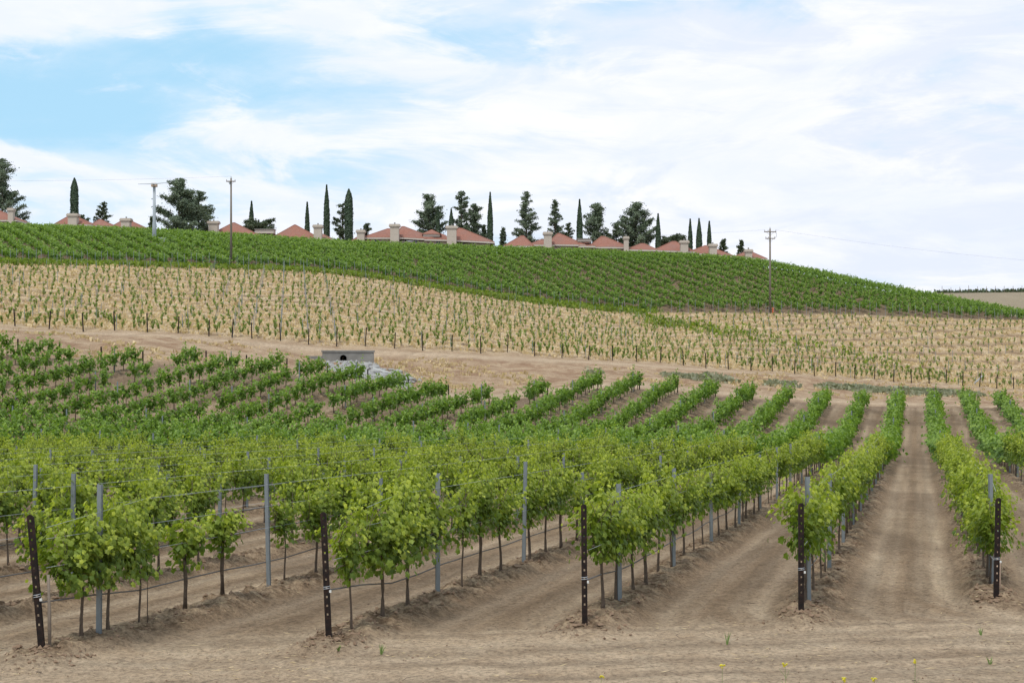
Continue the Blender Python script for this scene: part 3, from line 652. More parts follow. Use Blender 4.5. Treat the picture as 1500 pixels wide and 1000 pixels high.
# posts along the foot of the hill vineyard
for pxs, dz in ((np.arange(-100, 960, 9.5), 2.6), (np.arange(985, 1500, 11.5), .6)):
    for p_ in pxs: 
        z_ = float(node_z(K7, p_)[0])+dz+random.uniform(-.4, .4); X = (p_+random.uniform(-2, 2)-750)/F*z_; rest.append((X, z_, None, random.uniform(1.7, 2.1)))

# ------------------------------------------------------------------ young vineyard
front = [(-130, 0), (-80, 0), (-28, 0), (22, 480), (72, 483), (122, 487), (168, 487), (216, 489), (261, 492), (306, 490), (340, 0), (369, 497), (411, 0), (452, 0), (493, 507), (535, 508), (578, 510), (619, 513), (662, 514), (704, 516),
         (743, 518), (783, 521), (823, 524), (862, 527), (897, 0), (932, 532), (967, 534), (1001, 538), (1034, 0), (1067, 542), (1100, 543), (1131, 547), (1164, 550), (1193, 551), (1224, 553), (1252, 556), (1281, 557), (1309, 559),
         (1335, 561), (1361, 563), (1386, 565), (1410, 567), (1435, 0), (1460, 570), (1485, 0), (1510, 0), (1536, 0), (1562, 0)]
EPS = MB().box((-.05, -.05, -.3), (.05, .05, 1.75)).mesh('end_post', M['rust'])
ci = 0
_gp = np.linspace(-600, 2100, 1400); _g6 = node_z(K6, _gp); _g7 = node_z(K7, _gp)
NODE6 = lambda p: np.interp(p, _gp, _g6)
NODE7 = lambda p: np.interp(p, _gp, _g7)
for j, (p_, _) in enumerate(front):
    z_ = float(node_z(K6, p_)[0])-.2; X = (p_-750)/F*z_; hz = H1(X, z_)
    if -10 < p_ < 1510:
        ci += 1; o = ob('end_post', EPS, None, (X, z_, hz)); o.rotation_euler = (random.uniform(-.03, .08), random.uniform(-.06, .1), 0); o.scale[2] = random.uniform(.9, 1.08)
        tag(o, f'dark end post, {ordn(ci)} from the left along the foot of the dry straw field', 'end post', 'dark end posts along the straw field')
    zq = z_+1.2; dense = 330 < p_ < 500
    while zq < 232:
        Xq = X-.161*(zq-z_); pq = 750+F*Xq/zq
        if zq > float(node_z(K7, pq)[0])-1: break
        if random.random() < (.9 if dense else .30): rest.append((Xq+random.uniform(-.05, .05), zq, None, 1.9 if dense else random.uniform(1.2, 1.8)))
        zq += 4.6 if dense else BP
yv = []
for j in range(0, 26):
    row = []
    for d_, right in ((-.161, False), (.40, True)):
        for i in range(-260, 260):
            Xc = i*.92+(.6 if j % 2 and not right else 0)
            # the line of row j, followed along the slope
            z0 = 150.
            for it in range(3):
                Xq = Xc+d_*(z0-150); z0 = float(NODE6(750+F*Xq/z0))+1.5+j*BP
            px = 750+F*Xq/z0
            if not (-150 < px < 1640) or (right and px < 930): continue
            if z0 > float(NODE7(px))-1.5: continue
            row.append((Xq+random.uniform(-.25, .25)*(.5 if right else 1), z0+random.gauss(0, .28), px, right, j))
    if not row: continue
    ra = np.array([(v[0], v[1], v[2]) for v in row]); Yp = yproj(ra[:, 0], ra[:, 1]); below = (ra[:, 2] < 945) | (Yp > yband(ra[:, 2]))
    row = [v for v, bl in zip(row, below) if bl != v[3]]; row.sort(key=lambda v: v[2])
    c = 0
    for v in row:
        if random.random() < .12: continue
        if 5 < v[2] < 1495: c += 1
        yv.append((v[0], v[1], v[2], c if 5 < v[2] < 1495 else 0, j+1))
        if random.random() < .05: rest.append((v[0], v[1]+.4, None, random.uniform(1.3, 1.9)))
ally = yv; print('young', len(ally))
def sprig(rg, n=16, lod=1, h=1.02):
    P = []; Y = []
    for s in range(3):
        a = rg.uniform(0, 6.3); out = rg.uniform(.05, .38); up = h*rg.uniform(.55, 1.05); t = rg.uniform(.1, 1, n//3)
        P.append(np.stack([math.cos(a)*out*t, math.sin(a)*out*t, .35+up*t*.75], 1)+rg.normal(0, .035, (n//3, 3))); Y.append(t)
    P = np.concatenate(P); Y = np.concatenate(Y); return P, rg.normal(0, 1, P.shape)+np.array([0, 0, .6]), Y
SPR = []
for i in range(8):
    rg = np.random.default_rng(600+i); P, Nn, Y = sprig(rg, 42); V, Fc = leaves(P, Nn, rg.uniform(.14, .22, len(P)), rg.uniform(0, 6, len(P)), 1)
    SPR.append(mesh_np('foliage', V, Fc, M['young_leaf'], {'tone': np.repeat(np.clip(Y*rg.random(len(P)), 0, 1)*.6, 4)}))
STK = MB().tube([(0, 0, -.1), (.01, 0, 1.0)], [.022, .016], 5).mesh('stake', M['wood_grey'])
lab = [v for v in ally if v[3] > 0]; lab.sort(key=lambda v: (v[4], v[1])); lab = [v for v in lab if inframe(v[2], 5, 1495)][:290]; lid = set(id(v) for v in lab)
for v in lab:
    e = empty('young_vine', (v[0], v[1], H1(v[0], v[1])), random.uniform(0, 6.3)); s = random.uniform(.7, 1.25); e.scale = (s, s, s)
    tag(e, f'young staked vine, {ordn(v[3])} from the left in the {ordn(v[4])} line up from the dark posts', 'young vine', 'young vines in the straw field')
    ob('foliage', random.choice(SPR), e); ob('stake', STK, e)
others = [v for v in ally if id(v) not in lid]; oh = hvec([v[0] for v in others], [v[1] for v in others])
Vs = []; Fs = []; To = []; MI = []; nv = 0
pool = [sprig(np.random.default_rng(700+i), 21) for i in range(20)]
for v, h_ in zip(others, oh):
    P, Nn, Y = pool[rng.integers(20)]; s = rng.uniform(.7, 1.3); a = rng.uniform(0, 6.3); c_, s_ = math.cos(a), math.sin(a); R = np.array([[c_, s_, 0], [-s_, c_, 0], [0, 0, 1]])
    grow = 1.0+.5*(v[2] > 960)*0
    P = (P*s*grow)@R+np.array([v[0], v[1], h_]); V, Fc = leaves(P, Nn@R, rng.uniform(.16, .25, len(P)), rng.uniform(0, 6, len(P)), 1)
    Vs.append(V); Fs.append(Fc+nv); nv += len(V); To.append(np.repeat(np.clip(Y*rng.random(len(P)), 0, 1)*.6, 4)); MI.append(np.zeros(len(Fc)))
    r = .025; tv = np.array([(-r, 0, -.05), (r, 0, -.05), (0, r, -.05), (-r, 0, .95), (r, 0, .95), (0, r, .95)])+np.array([v[0], v[1], h_]); tf = np.array([(0, 1, 4), (0, 4, 3), (1, 2, 5), (1, 5, 4), (2, 0, 3), (2, 3, 5)])
    Vs.append(tv); Fs.append(tf+nv); nv += 6; To.append(np.zeros(6)); MI.append(np.ones(6))
tag(ob('young_vines', mesh_np('young_vines', np.concatenate(Vs), np.concatenate(Fs), [M['young_leaf'], M['wood_grey']], {'tone': np.concatenate(To)}, np.concatenate(MI))),
    'many small staked vines dotted over the dry straw slope', 'young vines', None, 'stuff')
# remaining steel posts: one mass
rx = np.array([r[0] for r in rest]); rz = np.array([r[1] for r in rest]); rh = height(rx, rz); n = len(rx); w_ = .024; hs = np.array([r[3] for r in rest])
bx8 = np.array([(-1, -1, 0), (1, -1, 0), (1, 1, 0), (-1, 1, 0), (-1, -1, 1), (1, -1, 1), (1, 1, 1), (-1, 1, 1)], float); sc3 = np.stack([np.full(n, w_), np.full(n, w_*.7), hs+.2], 1)
V = (bx8[None]*sc3[:, None]+np.stack([rx, rz, rh-.2], 1)[:, None]).reshape(-1, 3); V += np.repeat(rng.normal(0, .02, (n, 3)), 8, 0)
q6 = np.array([(4, 5, 6, 7), (0, 1, 5, 4), (1, 2, 6, 5), (2, 3, 7, 6), (3, 0, 4, 7)]); Fc = (q6[None]+(np.arange(n)*8)[:, None, None]).reshape(-1, 4)
tag(ob('steel_posts', mesh_np('steel_posts', V, Fc, M['steel'])), 'many thin grey steel posts standing among the farther vine rows', 'trellis posts', None, 'stuff')

# ------------------------------------------------------------------ culvert and riprap
def culvert():
    z_ = 127.0; x0, _, zb = W(472, 530, z_); x1 = W(547, 0, z_)[0]; top = W(0, 515.5, z_)[2]; gx, _, _ = W(503, 0, z_); r = .31; pz = (500-524.5)/F*z_
    e = empty('culvert_headwall', ((x0+x1)/2, z_, zb)); tag(e, 'grey concrete headwall with a dark round culvert pipe in the dirt bank', 'culvert')
    cx = (x0+x1)/2; hw = (x1-x0)/2; ht = top-zb; m = MB(); n = 24; q_ = r*1.12; px_ = gx-cx; pzz = pz-zb
    # front face with a round opening, closed behind
    ring = [(px_+r*math.cos(2*math.pi*i/n), 0, pzz+r*math.sin(2*math.pi*i/n)) for i in range(n)]; outer = []
    for i in range(n):
        a = 2*math.pi*i/n; c_, s_ = math.cos(a), math.sin(a); t = 1e9
        t = q_/max(abs(c_), abs(s_))
        outer.append((px_+c_*t, 0, pzz+s_*t))
    m.add(ring+outer, [(i, n+i, n+(i+1) % n, (i+1) % n) for i in range(n)])
    m.add(ring+[(p[0], .5, p[2]) for p in ring], [(i, (i+1) % n, n+(i+1) % n, n+i) for i in range(n)])
    m.box((-hw, 0, -.6), (px_-q_, .5, ht)); m.box((px_+q_, 0, -.6), (hw, .5, ht)); m.box((px_-q_, 0, pzz+q_), (px_+q_, .5, ht)); m.box((px_-q_, 0, -.6), (px_+q_, .5, pzz-q_))
    m.build('wall', M['concrete'], e)
    m = MB(); 
    for i in range(n):
        pass
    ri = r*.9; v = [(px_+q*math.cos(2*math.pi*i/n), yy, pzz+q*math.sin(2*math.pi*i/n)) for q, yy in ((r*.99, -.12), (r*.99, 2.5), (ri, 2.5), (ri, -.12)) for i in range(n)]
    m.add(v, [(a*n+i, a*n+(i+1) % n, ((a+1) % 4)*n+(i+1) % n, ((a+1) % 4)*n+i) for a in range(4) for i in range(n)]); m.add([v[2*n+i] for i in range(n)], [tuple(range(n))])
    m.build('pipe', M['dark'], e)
    m = MB(); m.box((-hw-.08, -.08, ht+.002), (hw+.08, .58, ht+.16)); m.build('coping', M['concrete'], e)
    for sx, ex in ((-1, -1.3),):
        m = MB(); m.box((min(sx*hw+sx*.03, sx*hw+ex), .05, -.6), (max(sx*hw+sx*.03, sx*hw+ex), .35, ht*.6)); m.build('wing_wall', M['concrete'], e)
culvert()
def stone_mesh(seed):
    rg = random.Random(seed); import bmesh
    bm = bmesh.new(); bmesh.ops.create_icosphere(bm, subdivisions=1, radius=1)
    for v in bm.verts: v.co *= rg.uniform(.72, 1.15); v.co.z *= .6
    me = bpy.data.meshes.new('riprap_stone'); bm.to_mesh(me); bm.free(); me.materials.append(M['stone']); return me
SM = [stone_mesh(i) for i in range(6)]
spts = []
for i in range(210):
    t = random.random(); p_ = 485+t*118+random.gauss(0, 5); y_ = 537+t*24+random.gauss(0, 3+5*t)
    # ground depth for that picture row
    zc_ = np.linspace(104, 127, 60); yy_ = yproj((p_-750)/F*zc_, zc_); z_ = float(zc_[np.argmin(np.abs(yy_-y_))]); spts.append((p_, z_))
for i in range(70):
    p_ = random.uniform(476, 552); spts.append((p_, random.uniform(122.5, 126.4)))
big = [q for q in spts if q[0] > 520][:44]
for i, (p_, z_) in enumerate(big):
    X, Z, H = at(p_, z_); o = ob('riprap_stone', random.choice(SM), None, (X, Z, H+.08), random.uniform(0, 6)); s = random.uniform(.24, .62); o.scale = (s*1.2, s, s)
    tag(o, 'pale grey boulder in the riprap spill below the culvert pipe', 'stone', 'riprap boulders below the culvert')
def small_stones(rg, n):
    P = []; s = []
    for (p_, z_) in spts*4:
        z2 = z_+random.gauss(0, .6); X = (p_+random.gauss(0, 5)-750)/F*z2; P.append((X, z2, H1(X, z2)+.04)); s.append(random.uniform(.10, .26))
    return np.array(P), np.array(s)
rocks(0, small_stones, 'riprap_rubble', 'smaller grey rubble filling the riprap spill below the culvert', M['stone'], 'rubble')
x_, y_, h_ = at(557, 122); m = MB(); m.box((-.75, -.12, .25), (.75, .12, .42)); o = m.build('concrete_slab', M['white'], None, (x_, y_, h_), .0); o.rotation_euler = (0, .28, .2)
tag(o, 'long white slab lying tilted at the top of the riprap', 'slab')
# pipe leaning in the young field at right
z_ = float(node_z(K6, 1430)[0])+1; a = at(1422, z_); m = MB(); m.tube([(0, 0, 0), (1.55, 0, 1.45)], .07, 8); tag(m.build('leaning_pipe', M['galv'], None, a, smooth=True), 'pale grey pipe leaning diagonally among the young vines by the track', 'pipe')

# ------------------------------------------------------------------ poles and the wind machine
def gpt(px, y):
    """ground point on the hill seen at that photo pixel"""
    zc_ = np.linspace(150, 262, 300); yy_ = yproj((px-750)/F*zc_, zc_); z_ = float(zc_[np.argmin(np.abs(yy_-y))]); return z_
def util_pole(px, ybase, ytop, lab, two):
    z_ = gpt(px, ybase); X = (px-750)/F*z_; H = H1(X, z_); top = (500-ytop)/F*z_-H; e = empty('utility_pole', (X, z_, H)); tag(e, lab, 'utility pole')
    m = MB(); m.tube([(0, 0, -.5), (0, 0, top*.5), (0, 0, top)], [.19, .16, .12], 10); m.build('pole', M['pole_wood'], e, smooth=True)
    arms = [(top-.5, .95 if two else .7)]+([(top-1.55, .75)] if two else [])
    for h_, hw in arms:
        m = MB(); m.box((-hw, -.22, h_-.07), (hw, -.10, h_+.07)); a_ = m.build('crossarm', M['pole_wood'], e)
        for s in (-.92, -.35, .92) if two else (-.9, .9):
            m = MB(); m.tube([(s*hw, -.16, h_+.07), (s*hw, -.16, h_+.30)], [.05, .035], 6); m.build('insulator', M['concrete'], a_)
        for s in (-1, 1):
            m = MB(); m.tube([(s*hw*.6, -.16, h_-.07), (0, -.14, h_-.55)], .02, 4); m.build('brace', M['steel'], a_)
    m = MB(); m.tube([(0, 0, top-.02), (0, 0, top+.28)], [.05, .035], 6); m.build('insulator', M['concrete'], e)
    if two:
        m = MB(); m.tube([(.75, -.16, top-1.5), (.98, -.16, top-1.2), (.98, -.16, top-.8), (.75, -.16, top-.45)], .025, 5); m.build('jumper_cable', M['dark'], e)
    else:
        m = MB(); m.box((-.22, -.3, top-.95), (-.06, -.13, top-.6)); m.build('fuse_box', M['steel'], e)
    return X, z_, H+top
p1 = util_pole(338.5, 389, 261, 'slim wooden utility pole on the left behind the straw field', False)
p2 = util_pole(1128, 458, 335, 'wooden utility pole with two crossarms on the right of the hill', True)
def span(a, b, sag, lab, n=26):
    m = MB(); pts = [(a[0]+(b[0]-a[0])*t, a[1]+(b[1]-a[1])*t, a[2]+(b[2]-a[2])*t-4*sag*t*(1-t)) for t in np.linspace(0, 1, n)]; m.tube(pts, .008, 4)
    tag(m.build('power_line', M['hose']), lab, 'power line', 'power lines')
t1 = (p1[0], p1[1], p1[2]+.28); t2 = (p2[0]+.9, p2[1]-.16, p2[2]-.2); t2l = (p2[0]-.9, p2[1]-.16, p2[2]-.2)
span(t1, (-110, p1[1]+10, t1[2]+1), .6, 'thin overhead line leaving the left utility pole towards the left edge')
span(t2, (t2[0]+95, t2[1]-12, t2[2]-7.5), 2.2, 'thin overhead line sagging from the right utility pole to the right edge')
span(t2l, (t2l[0]-70, t2l[1]+75, t2l[2]+5.5), 1.2, 'thin overhead line running from the right utility pole behind the roofs')
z_ = gpt(1131, 458); X, Z, H = ((1132.5-750)/F*(z_-.3), z_-.3, 0); H = H1(X, Z); m = MB(); m.tube([(0, 0, -.1), (0, 0, .75)], [.16, .16], 8); m.tube([(0, 0, .75), (0, 0, .86)], [.19, .10], 8)
tag(m.build('marker_post', M['orange'], None, (X, Z, H), smooth=False), 'short orange marker at the foot of the right utility pole', 'marker')
def fan():
    z_ = gpt(226, 358); X = (226-750)/F*z_; H = H1(X, z_); top = (500-270)/F*z_-H; e = empty('wind_machine', (X, z_, H)); tag(e, 'pale grey frost fan tower with two-blade propeller above the hill vines', 'wind machine')
    m = MB(); m.tube([(0, 0, -.3), (0, 0, top*.32), (0, 0, top*.40), (0, 0, top-.4)], [.34, .33, .26, .22], 14); m.build('tower', M['galv'], e, smooth=True)
    m = MB(); m.box((-.42, -.45, top-.42), (.42, .5, top+.16)); m.build('gearbox', M['carton'], e)
    m = MB(); m.tube([(0, -.45, top-.05), (0, -.85, top-.05)], [.16, .10], 10); hb = m.build('hub', M['galv'], e)
    for s in (-1, 1):
        m = MB(); m.add([(s*.1, -.78, top-.12), (s*.1, -.72, top+.06), (s*2.45, -.80, top+.02+s*.12), (s*2.45, -.76, top+.13+s*.12), (s*.1, -.70, top-.12), (s*.1, -.64, top+.06), (s*2.45, -.77, top+.02+s*.12), (s*2.45, -.73, top+.13+s*.12)],
                        [(0, 1, 3, 2), (4, 6, 7, 5), (0, 2, 6, 4), (1, 5, 7, 3), (2, 3, 7, 6), (0, 4, 5, 1)]); m.build('blade', M['galv'], hb)
    for h_ in (.62, .75):
        m = MB(); m.box((-.46, -.1, top*h_), (-.2, .1, top*h_+.12)); m.build('bracket', M['steel'], e)
    m = MB(); m.box((.5, -.5, -.2), (1.9, .5, 1.1)); m.build('engine', M['galv'], e)
fan()

# ------------------------------------------------------------------ villas
def villa(lab, z_, roofs, chims, boxes=(), wins=(), zoff=0):
    """roofs: (xl, xr, peak x0, peak x1, y eave left, y eave right, y peak); pixels of the photograph placed at depth z_"""
    xm = (roofs[0][0]+roofs[-1][1])/2; X0 = (xm-750)/F*z_; G0 = min(H1((roofs[0][0]-750)/F*(z_+5), z_+5), H1((roofs[-1][1]-750)/F*(z_+5), z_+5))-.5
    e = empty('villa', (X0, z_, G0)); tag(e, lab, 'house')
    sx = lambda p, zz=None: (p-750)/F*(zz or z_)-X0; sh = lambda y, zz=None: (500-y)/F*(zz or z_)-G0
    for i, (xl, xr, p0, p1_, yl, yr_, yp) in enumerate(roofs):
        dy = .37*(i % 3)+.1*i; dep = 9.0+(i % 2)*1.3; zr = z_+dep/2
        a, b = sx(xl), sx(xr); hl_, hr_ = sh(yl), sh(yr_); hp = sh(yp, zr); q0, q1 = sx(p0, zr), sx(p1_, zr); q1 = max(q1, q0+.15)
        m = MB(); t = .14
        v = [(a, dy, hl_), (b, dy, hr_), (b, dy+dep, hr_), (a, dy+dep, hl_), (q0, dy+dep/2, hp), (q1, dy+dep/2, hp)]
        m.add(v, [(0, 1, 5, 4), (1, 2, 5), (2, 3, 4, 5), (3, 0, 4)]); m.add([(p[0], p[1], p[2]-.03) for p in v[:4]], [(3, 2, 1, 0)])
        r_ = m.build('roof', M['roof'], e)
        m = MB(); m.tube([v[4], v[5]], .12, 6)
        for c_, pk in ((0, 4), (1, 5)): m.tube([v[c_], v[pk]], .10, 6)
        m.build('ridge_tiles', M['roof'], r_)
        m = MB(); f = .05; w0 = .16
        m.add([(a-f, dy-f, hl_-.34), (b+f, dy-f, hr_-.34), (b+f, dy-f, hr_-.035), (a-f, dy-f, hl_-.035), (a-f, dy+w0, hl_-.34), (b+f, dy+w0, hr_-.34), (b+f, dy+w0, hr_-.035), (a-f, dy+w0, hl_-.035)],
              [(0, 1, 2, 3), (7, 6, 5, 4), (0, 4, 5, 1), (3, 2, 6, 7), (1, 5, 6, 2), (0, 3, 7, 4)])
        for s, hx_ in ((a, hl_), (b, hr_)): m.box((s-.05, dy+w0+.01, hx_-.34), (s+.05, dy+dep, hx_-.035))
        m.build('fascia', M['fascia'], e)
        m = MB(); ov = .7+.05*i; hw_ = min(hl_, hr_)-.35; m.box((a+ov, dy+ov, -.6), (b-ov, dy+dep-ov, hw_)); wl = m.build('wall', M['stucco'], e)
    for (xl, xr, yt, yb) in chims:
        a, b = sx(xl, z_-.6), sx(xr, z_-.6); ht = sh(yt, z_-.6); c0, c1 = a+.12*(b-a), b-.12*(b-a); dp = min(1.6, (b-a)*.8); y0 = -.55
        m = MB(); m.box((c0, y0, -.4), (c1, y0+dp, ht-.75)); ch = m.build('chimney', M['stucco'], e)
        m = MB(); m.box((c0-.08, y0-.08, ht-.95), (c1+.08, y0+dp+.08, ht-.8)); m.box((a, y0-.2, ht-.748), (b, y0+dp+.2, ht-.42)); m.box((a+.1, y0-.1, ht-.418), (b-.1, y0+dp+.1, ht-.22)); m.build('chimney_cap', M['stucco'], ch)
        m = MB(); mx_ = (c0+c1)/2; m.tube([(mx_, y0+dp/2, ht-.22), (mx_, y0+dp/2, ht+.1)], [.14, .14], 8); m.tube([(mx_, y0+dp/2, ht+.08), (mx_, y0+dp/2, ht+.16)], [.22, .1], 8); m.build('chimney_pot', M['concrete'], ch)
    for (xl, xr, yt, yb, rf) in boxes:
        a, b = sx(xl, z_+2), sx(xr, z_+2); m = MB(); m.box((a, 1.7, sh(yb, z_+2)), (b, 4.2, sh(yt, z_+2))); d_ = m.build('dormer', M['fascia'], e)
        m = MB()
        if rf: t0 = sh(yt, z_+2)+.003; hp = sh(rf, z_+3); m.add([(a-.3, 1.4, t0), (b+.3, 1.4, t0), (b+.3, 4.5, t0), (a-.3, 4.5, t0), ((a+b)/2, 3, hp)], [(0, 1, 4), (1, 2, 4), (2, 3, 4), (3, 0, 4), (3, 2, 1, 0)])
        else: t0 = sh(yt, z_+2)+.003; m.box((a-.15, 1.5, t0), (b+.15, 4.4, t0+.15))
        m.build('dormer_roof', M['roof'] if rf else M['concrete'], d_)
    for (xl, xr, yt, yb, k_) in wins:
        i = k_; ov = .7+.05*i; yy = .37*(i % 3)+.1*i+ov; a, b = sx(xl, z_+yy), sx(xr, z_+yy); h0, h1 = sh(yb, z_+yy), sh(yt, z_+yy)
        m = MB(); m.box((a-.1, yy-.05, h0-.1), (b+.1, yy-.003, h0)); m.box((a-.1, yy-.05, h1), (b+.1, yy-.003, h1+.1)); m.box((a-.1, yy-.05, h0), (a, yy-.003, h1)); m.box((b, yy-.05, h0), (b+.1, yy-.003, h1)); m.box(((a+b)/2-.03, yy-.045, h0), ((a+b)/2+.03, yy-.004, h1))
        wf = m.build('window', M['fascia'], e); m = MB(); m.box((a, yy-.02, h0), (b, yy-.006, h1)); m.build('pane', M['glass'], wf)
villa('red-tiled villa roof at the left edge beside a small chimney', 276, [(-40, 24, -15, -5, 322, 322, 306)], [(10, 20, 303, 320)])
villa('low red-tiled villa with two chimneys left of the frost fan', 278, [(80, 134, 103, 108, 328, 329, 315), (130, 166, 144, 147, 330, 331, 321.5), (160, 212, 181, 185, 332, 335, 320)], [(97, 114, 311, 330), (175, 191.5, 318, 334)])
villa('red-tiled villa right of the big dark pine and left utility pole', 284, [(311, 380, 341, 344, 342, 344.5, 326.5), (374, 412, 390, 396, 345, 347, 341), (398, 468, 430, 432, 347, 348.5, 329), (463, 487, 470, 473, 350, 350, 343)],
      [(303, 320.5, 322, 343), (457.5, 472.5, 327.5, 350)], [(374, 401, 336.5, 342, 0)])
villa('long red-tiled villa with three stucco chimneys below two pines', 286, [(514, 545, 526, 531, 353, 353, 345.5), (530, 590, 567, 574, 347.5, 347.5, 335), (576, 640, 588, 592, 346.5, 350, 331.5), (622, 664, 640, 648, 350, 351, 343), (656, 724, 671, 676, 350.5, 354, 334)],
      [(521, 535, 335, 352), (569.5, 586, 326.5, 356), (652.5, 670.5, 329, 359)], [(620, 644, 343, 347, 336)], [(606, 612, 350, 355.5, 2), (639, 645, 352, 358, 3), (549, 556, 351, 356, 1)])
villa('red-tiled villa with a square chimney below the two slim conifers', 287, [(738, 782, 763, 767, 360, 360, 345.5), (774, 812, 792, 800, 358, 358, 351), (800, 858, 817, 820, 357, 358, 341.5), (848, 872, 856, 862, 360, 360, 355), (862, 922, 881, 886, 361, 361.5, 346)],
      [(795, 810, 338, 360), (913, 922, 344.5, 362)], [(846, 866, 350.5, 354, 0)])
villa('red-tiled villa with two square chimneys near the row of three cypresses', 287, [(918, 964, 938, 944, 365, 366, 357), (958, 1018, 985, 990, 366, 368, 353.5), (1008, 1078, 1033, 1037, 369, 375, 359.5)],
      [(995.5, 1010, 350.5, 370), (1038, 1052, 355.5, 373)])
villa('rightmost red-tiled villa with one chimney beside the right utility pole', 284, [(1074, 1124, 1094, 1099, 376, 379, 368)], [(1091, 1103.5, 363.5, 379)])

# ------------------------------------------------------------------ trees
def tree_foliage(P, Nn, sz, tone, m, lod=1):
    V, Fc = leaves(P, Nn, sz, np.random.default_rng(len(P)).uniform(0, 6, len(P)), lod); return mesh_np('crown', V, Fc, m, {'tone': np.repeat(tone, 4)})
def tree(kind, px, ytop, ybase, wpx, z_, lab, seed):
    rg = np.random.default_rng(seed); X = (px-750)/F*z_; G0 = H1(X, z_); top = (500-ytop)/F*z_-G0; R = wpx/2/F*z_*{'pine': 1.18, 'conifer': 1.3}.get(kind, 1); low = max(.4, (500-ybase)/F*z_-G0)
    low = min(low, top*.6)*(.5 if kind != 'cypress' else .15)
    e = empty({'cypress': 'cypress_tree', 'pine': 'pine_tree', 'conifer': 'conifer_tree', 'round': 'broadleaf_tree', 'spread': 'broadleaf_tree'}[kind], (X, z_, G0)); tag(e, lab, 'tree', {'cypress': 'cypresses on the ridge', 'pine': 'pines on the ridge'}.get(kind))
    m = MB(); Hh = top
    if kind == 'cypress':
        m.tube([(0, 0, -.3), (0, 0, Hh*.3), (0, 0, Hh*.8)], [.22, .16, .05], 8); n = int(1500+Hh*190)
        t = rg.random(n)**.9; h = low+(Hh-low)*t; ww = wpx/F*z_
        prof = np.clip(np.minimum((t+.2)*2.4, 1)*(1-np.clip((t-.42)/.58, 0, 1)**(2.1 if wpx < 11.8 else 6)), .04, 1)
        a = rg.uniform(0, 6.3, n); rr = R*prof*(.86+.3*fbm(a*1.5+seed, h*1.1, 3, seed))*np.sqrt(rg.uniform(.55, 1, n))
        P = np.stack([rr*np.cos(a), rr*np.sin(a), h], 1); Nn = np.stack([np.cos(a), np.sin(a), rg.uniform(-.2, .9, n)], 1)+rg.normal(0, .35, (n, 3)); sz = rg.uniform(.2, .42, n)
        cr = tree_foliage(P, Nn, sz, rg.random(n)*.3, M['cypress_leaf'])
    else:
        m.tube([(0, 0, -.3), (.05, 0, Hh*.35), (-.05, .05, Hh*.7), (0, 0, Hh*.94)], [.32, .24, .13, .03], 8)
        Ps = []; nb = {'pine': 72, 'conifer': 66, 'round': 30, 'spread': 24}[kind]
        for b in range(nb):
            t = (b+rg.random())/nb; h = low+(Hh-low)*t
            if kind == 'conifer': L = R*(1-t)**.75*rg.uniform(.55, 1.15)+.15; rise = .15
            elif kind == 'pine': L = R*np.clip(1.35*(1-t)**.55, .1, 1)*rg.uniform(.35, 1.12)+.3; rise = .35
            elif kind == 'round': L = R*math.sqrt(max(.05, 1-(2*t-.9)**2))*rg.uniform(.6, 1.05); rise = .3
            else: L = R*rg.uniform(.6, 1.1); rise = .2; h = low+(Hh-low)*(.5+.45*t)
            a = rg.uniform(0, 6.3); st = np.array([0, 0, max(.3, h-L*.25)]); en = np.array([math.cos(a)*L, math.sin(a)*L, min(Hh, h+L*rise*rg.uniform(.3, 1.1))])
            m.tube([tuple(st), tuple((st+en)/2+np.array([0, 0, -.05*L])), tuple(en)], [.07, .045, .015], 4, False)
            ncl = max(2, int(L*2.2))
            for q in range(ncl):
                s = .35+.65*(q+rg.random())/ncl; c0 = st+(en-st)*s; cs = rg.uniform(.28, .55)*(1 if kind != 'conifer' else .8)*(1.2-.45*s)*max(.6, min(1.3, R/3.2)); k = int({'pine': 42, 'conifer': 36, 'round': 52, 'spread': 52}[kind]*min(1.3, .5+R/6))
                Ps.append(c0+rg.normal(0, 1, (k, 3))*cs*np.array([.8, .8, .5]))
        for q in range(6):       # leader
            h = low+(Hh-low)*(.62+.38*q/6); Ps.append(np.array([0, 0, h])+rg.normal(0, 1, (30, 3))*np.array([.3, .3, .4])*(.4 if q > 3 else .8)*(1 if kind != 'spread' else 0.5))
        P = np.concatenate(Ps); P[:, 2] = np.clip(P[:, 2], .3, Hh+.2); n = len(P); Nn = P*np.array([.3, .3, 0])+np.array([0, 0, .5])+rg.normal(0, .7, (n, 3))
        cr = tree_foliage(P, Nn, rg.uniform(.16, .34, n), rg.random(n)**2*.8, M['pine_leaf'] if kind in ('pine', 'conifer') else M['gum_leaf'])
    m.build('trunk', M['bark'], e, smooth=True); ob('crown', cr, e)
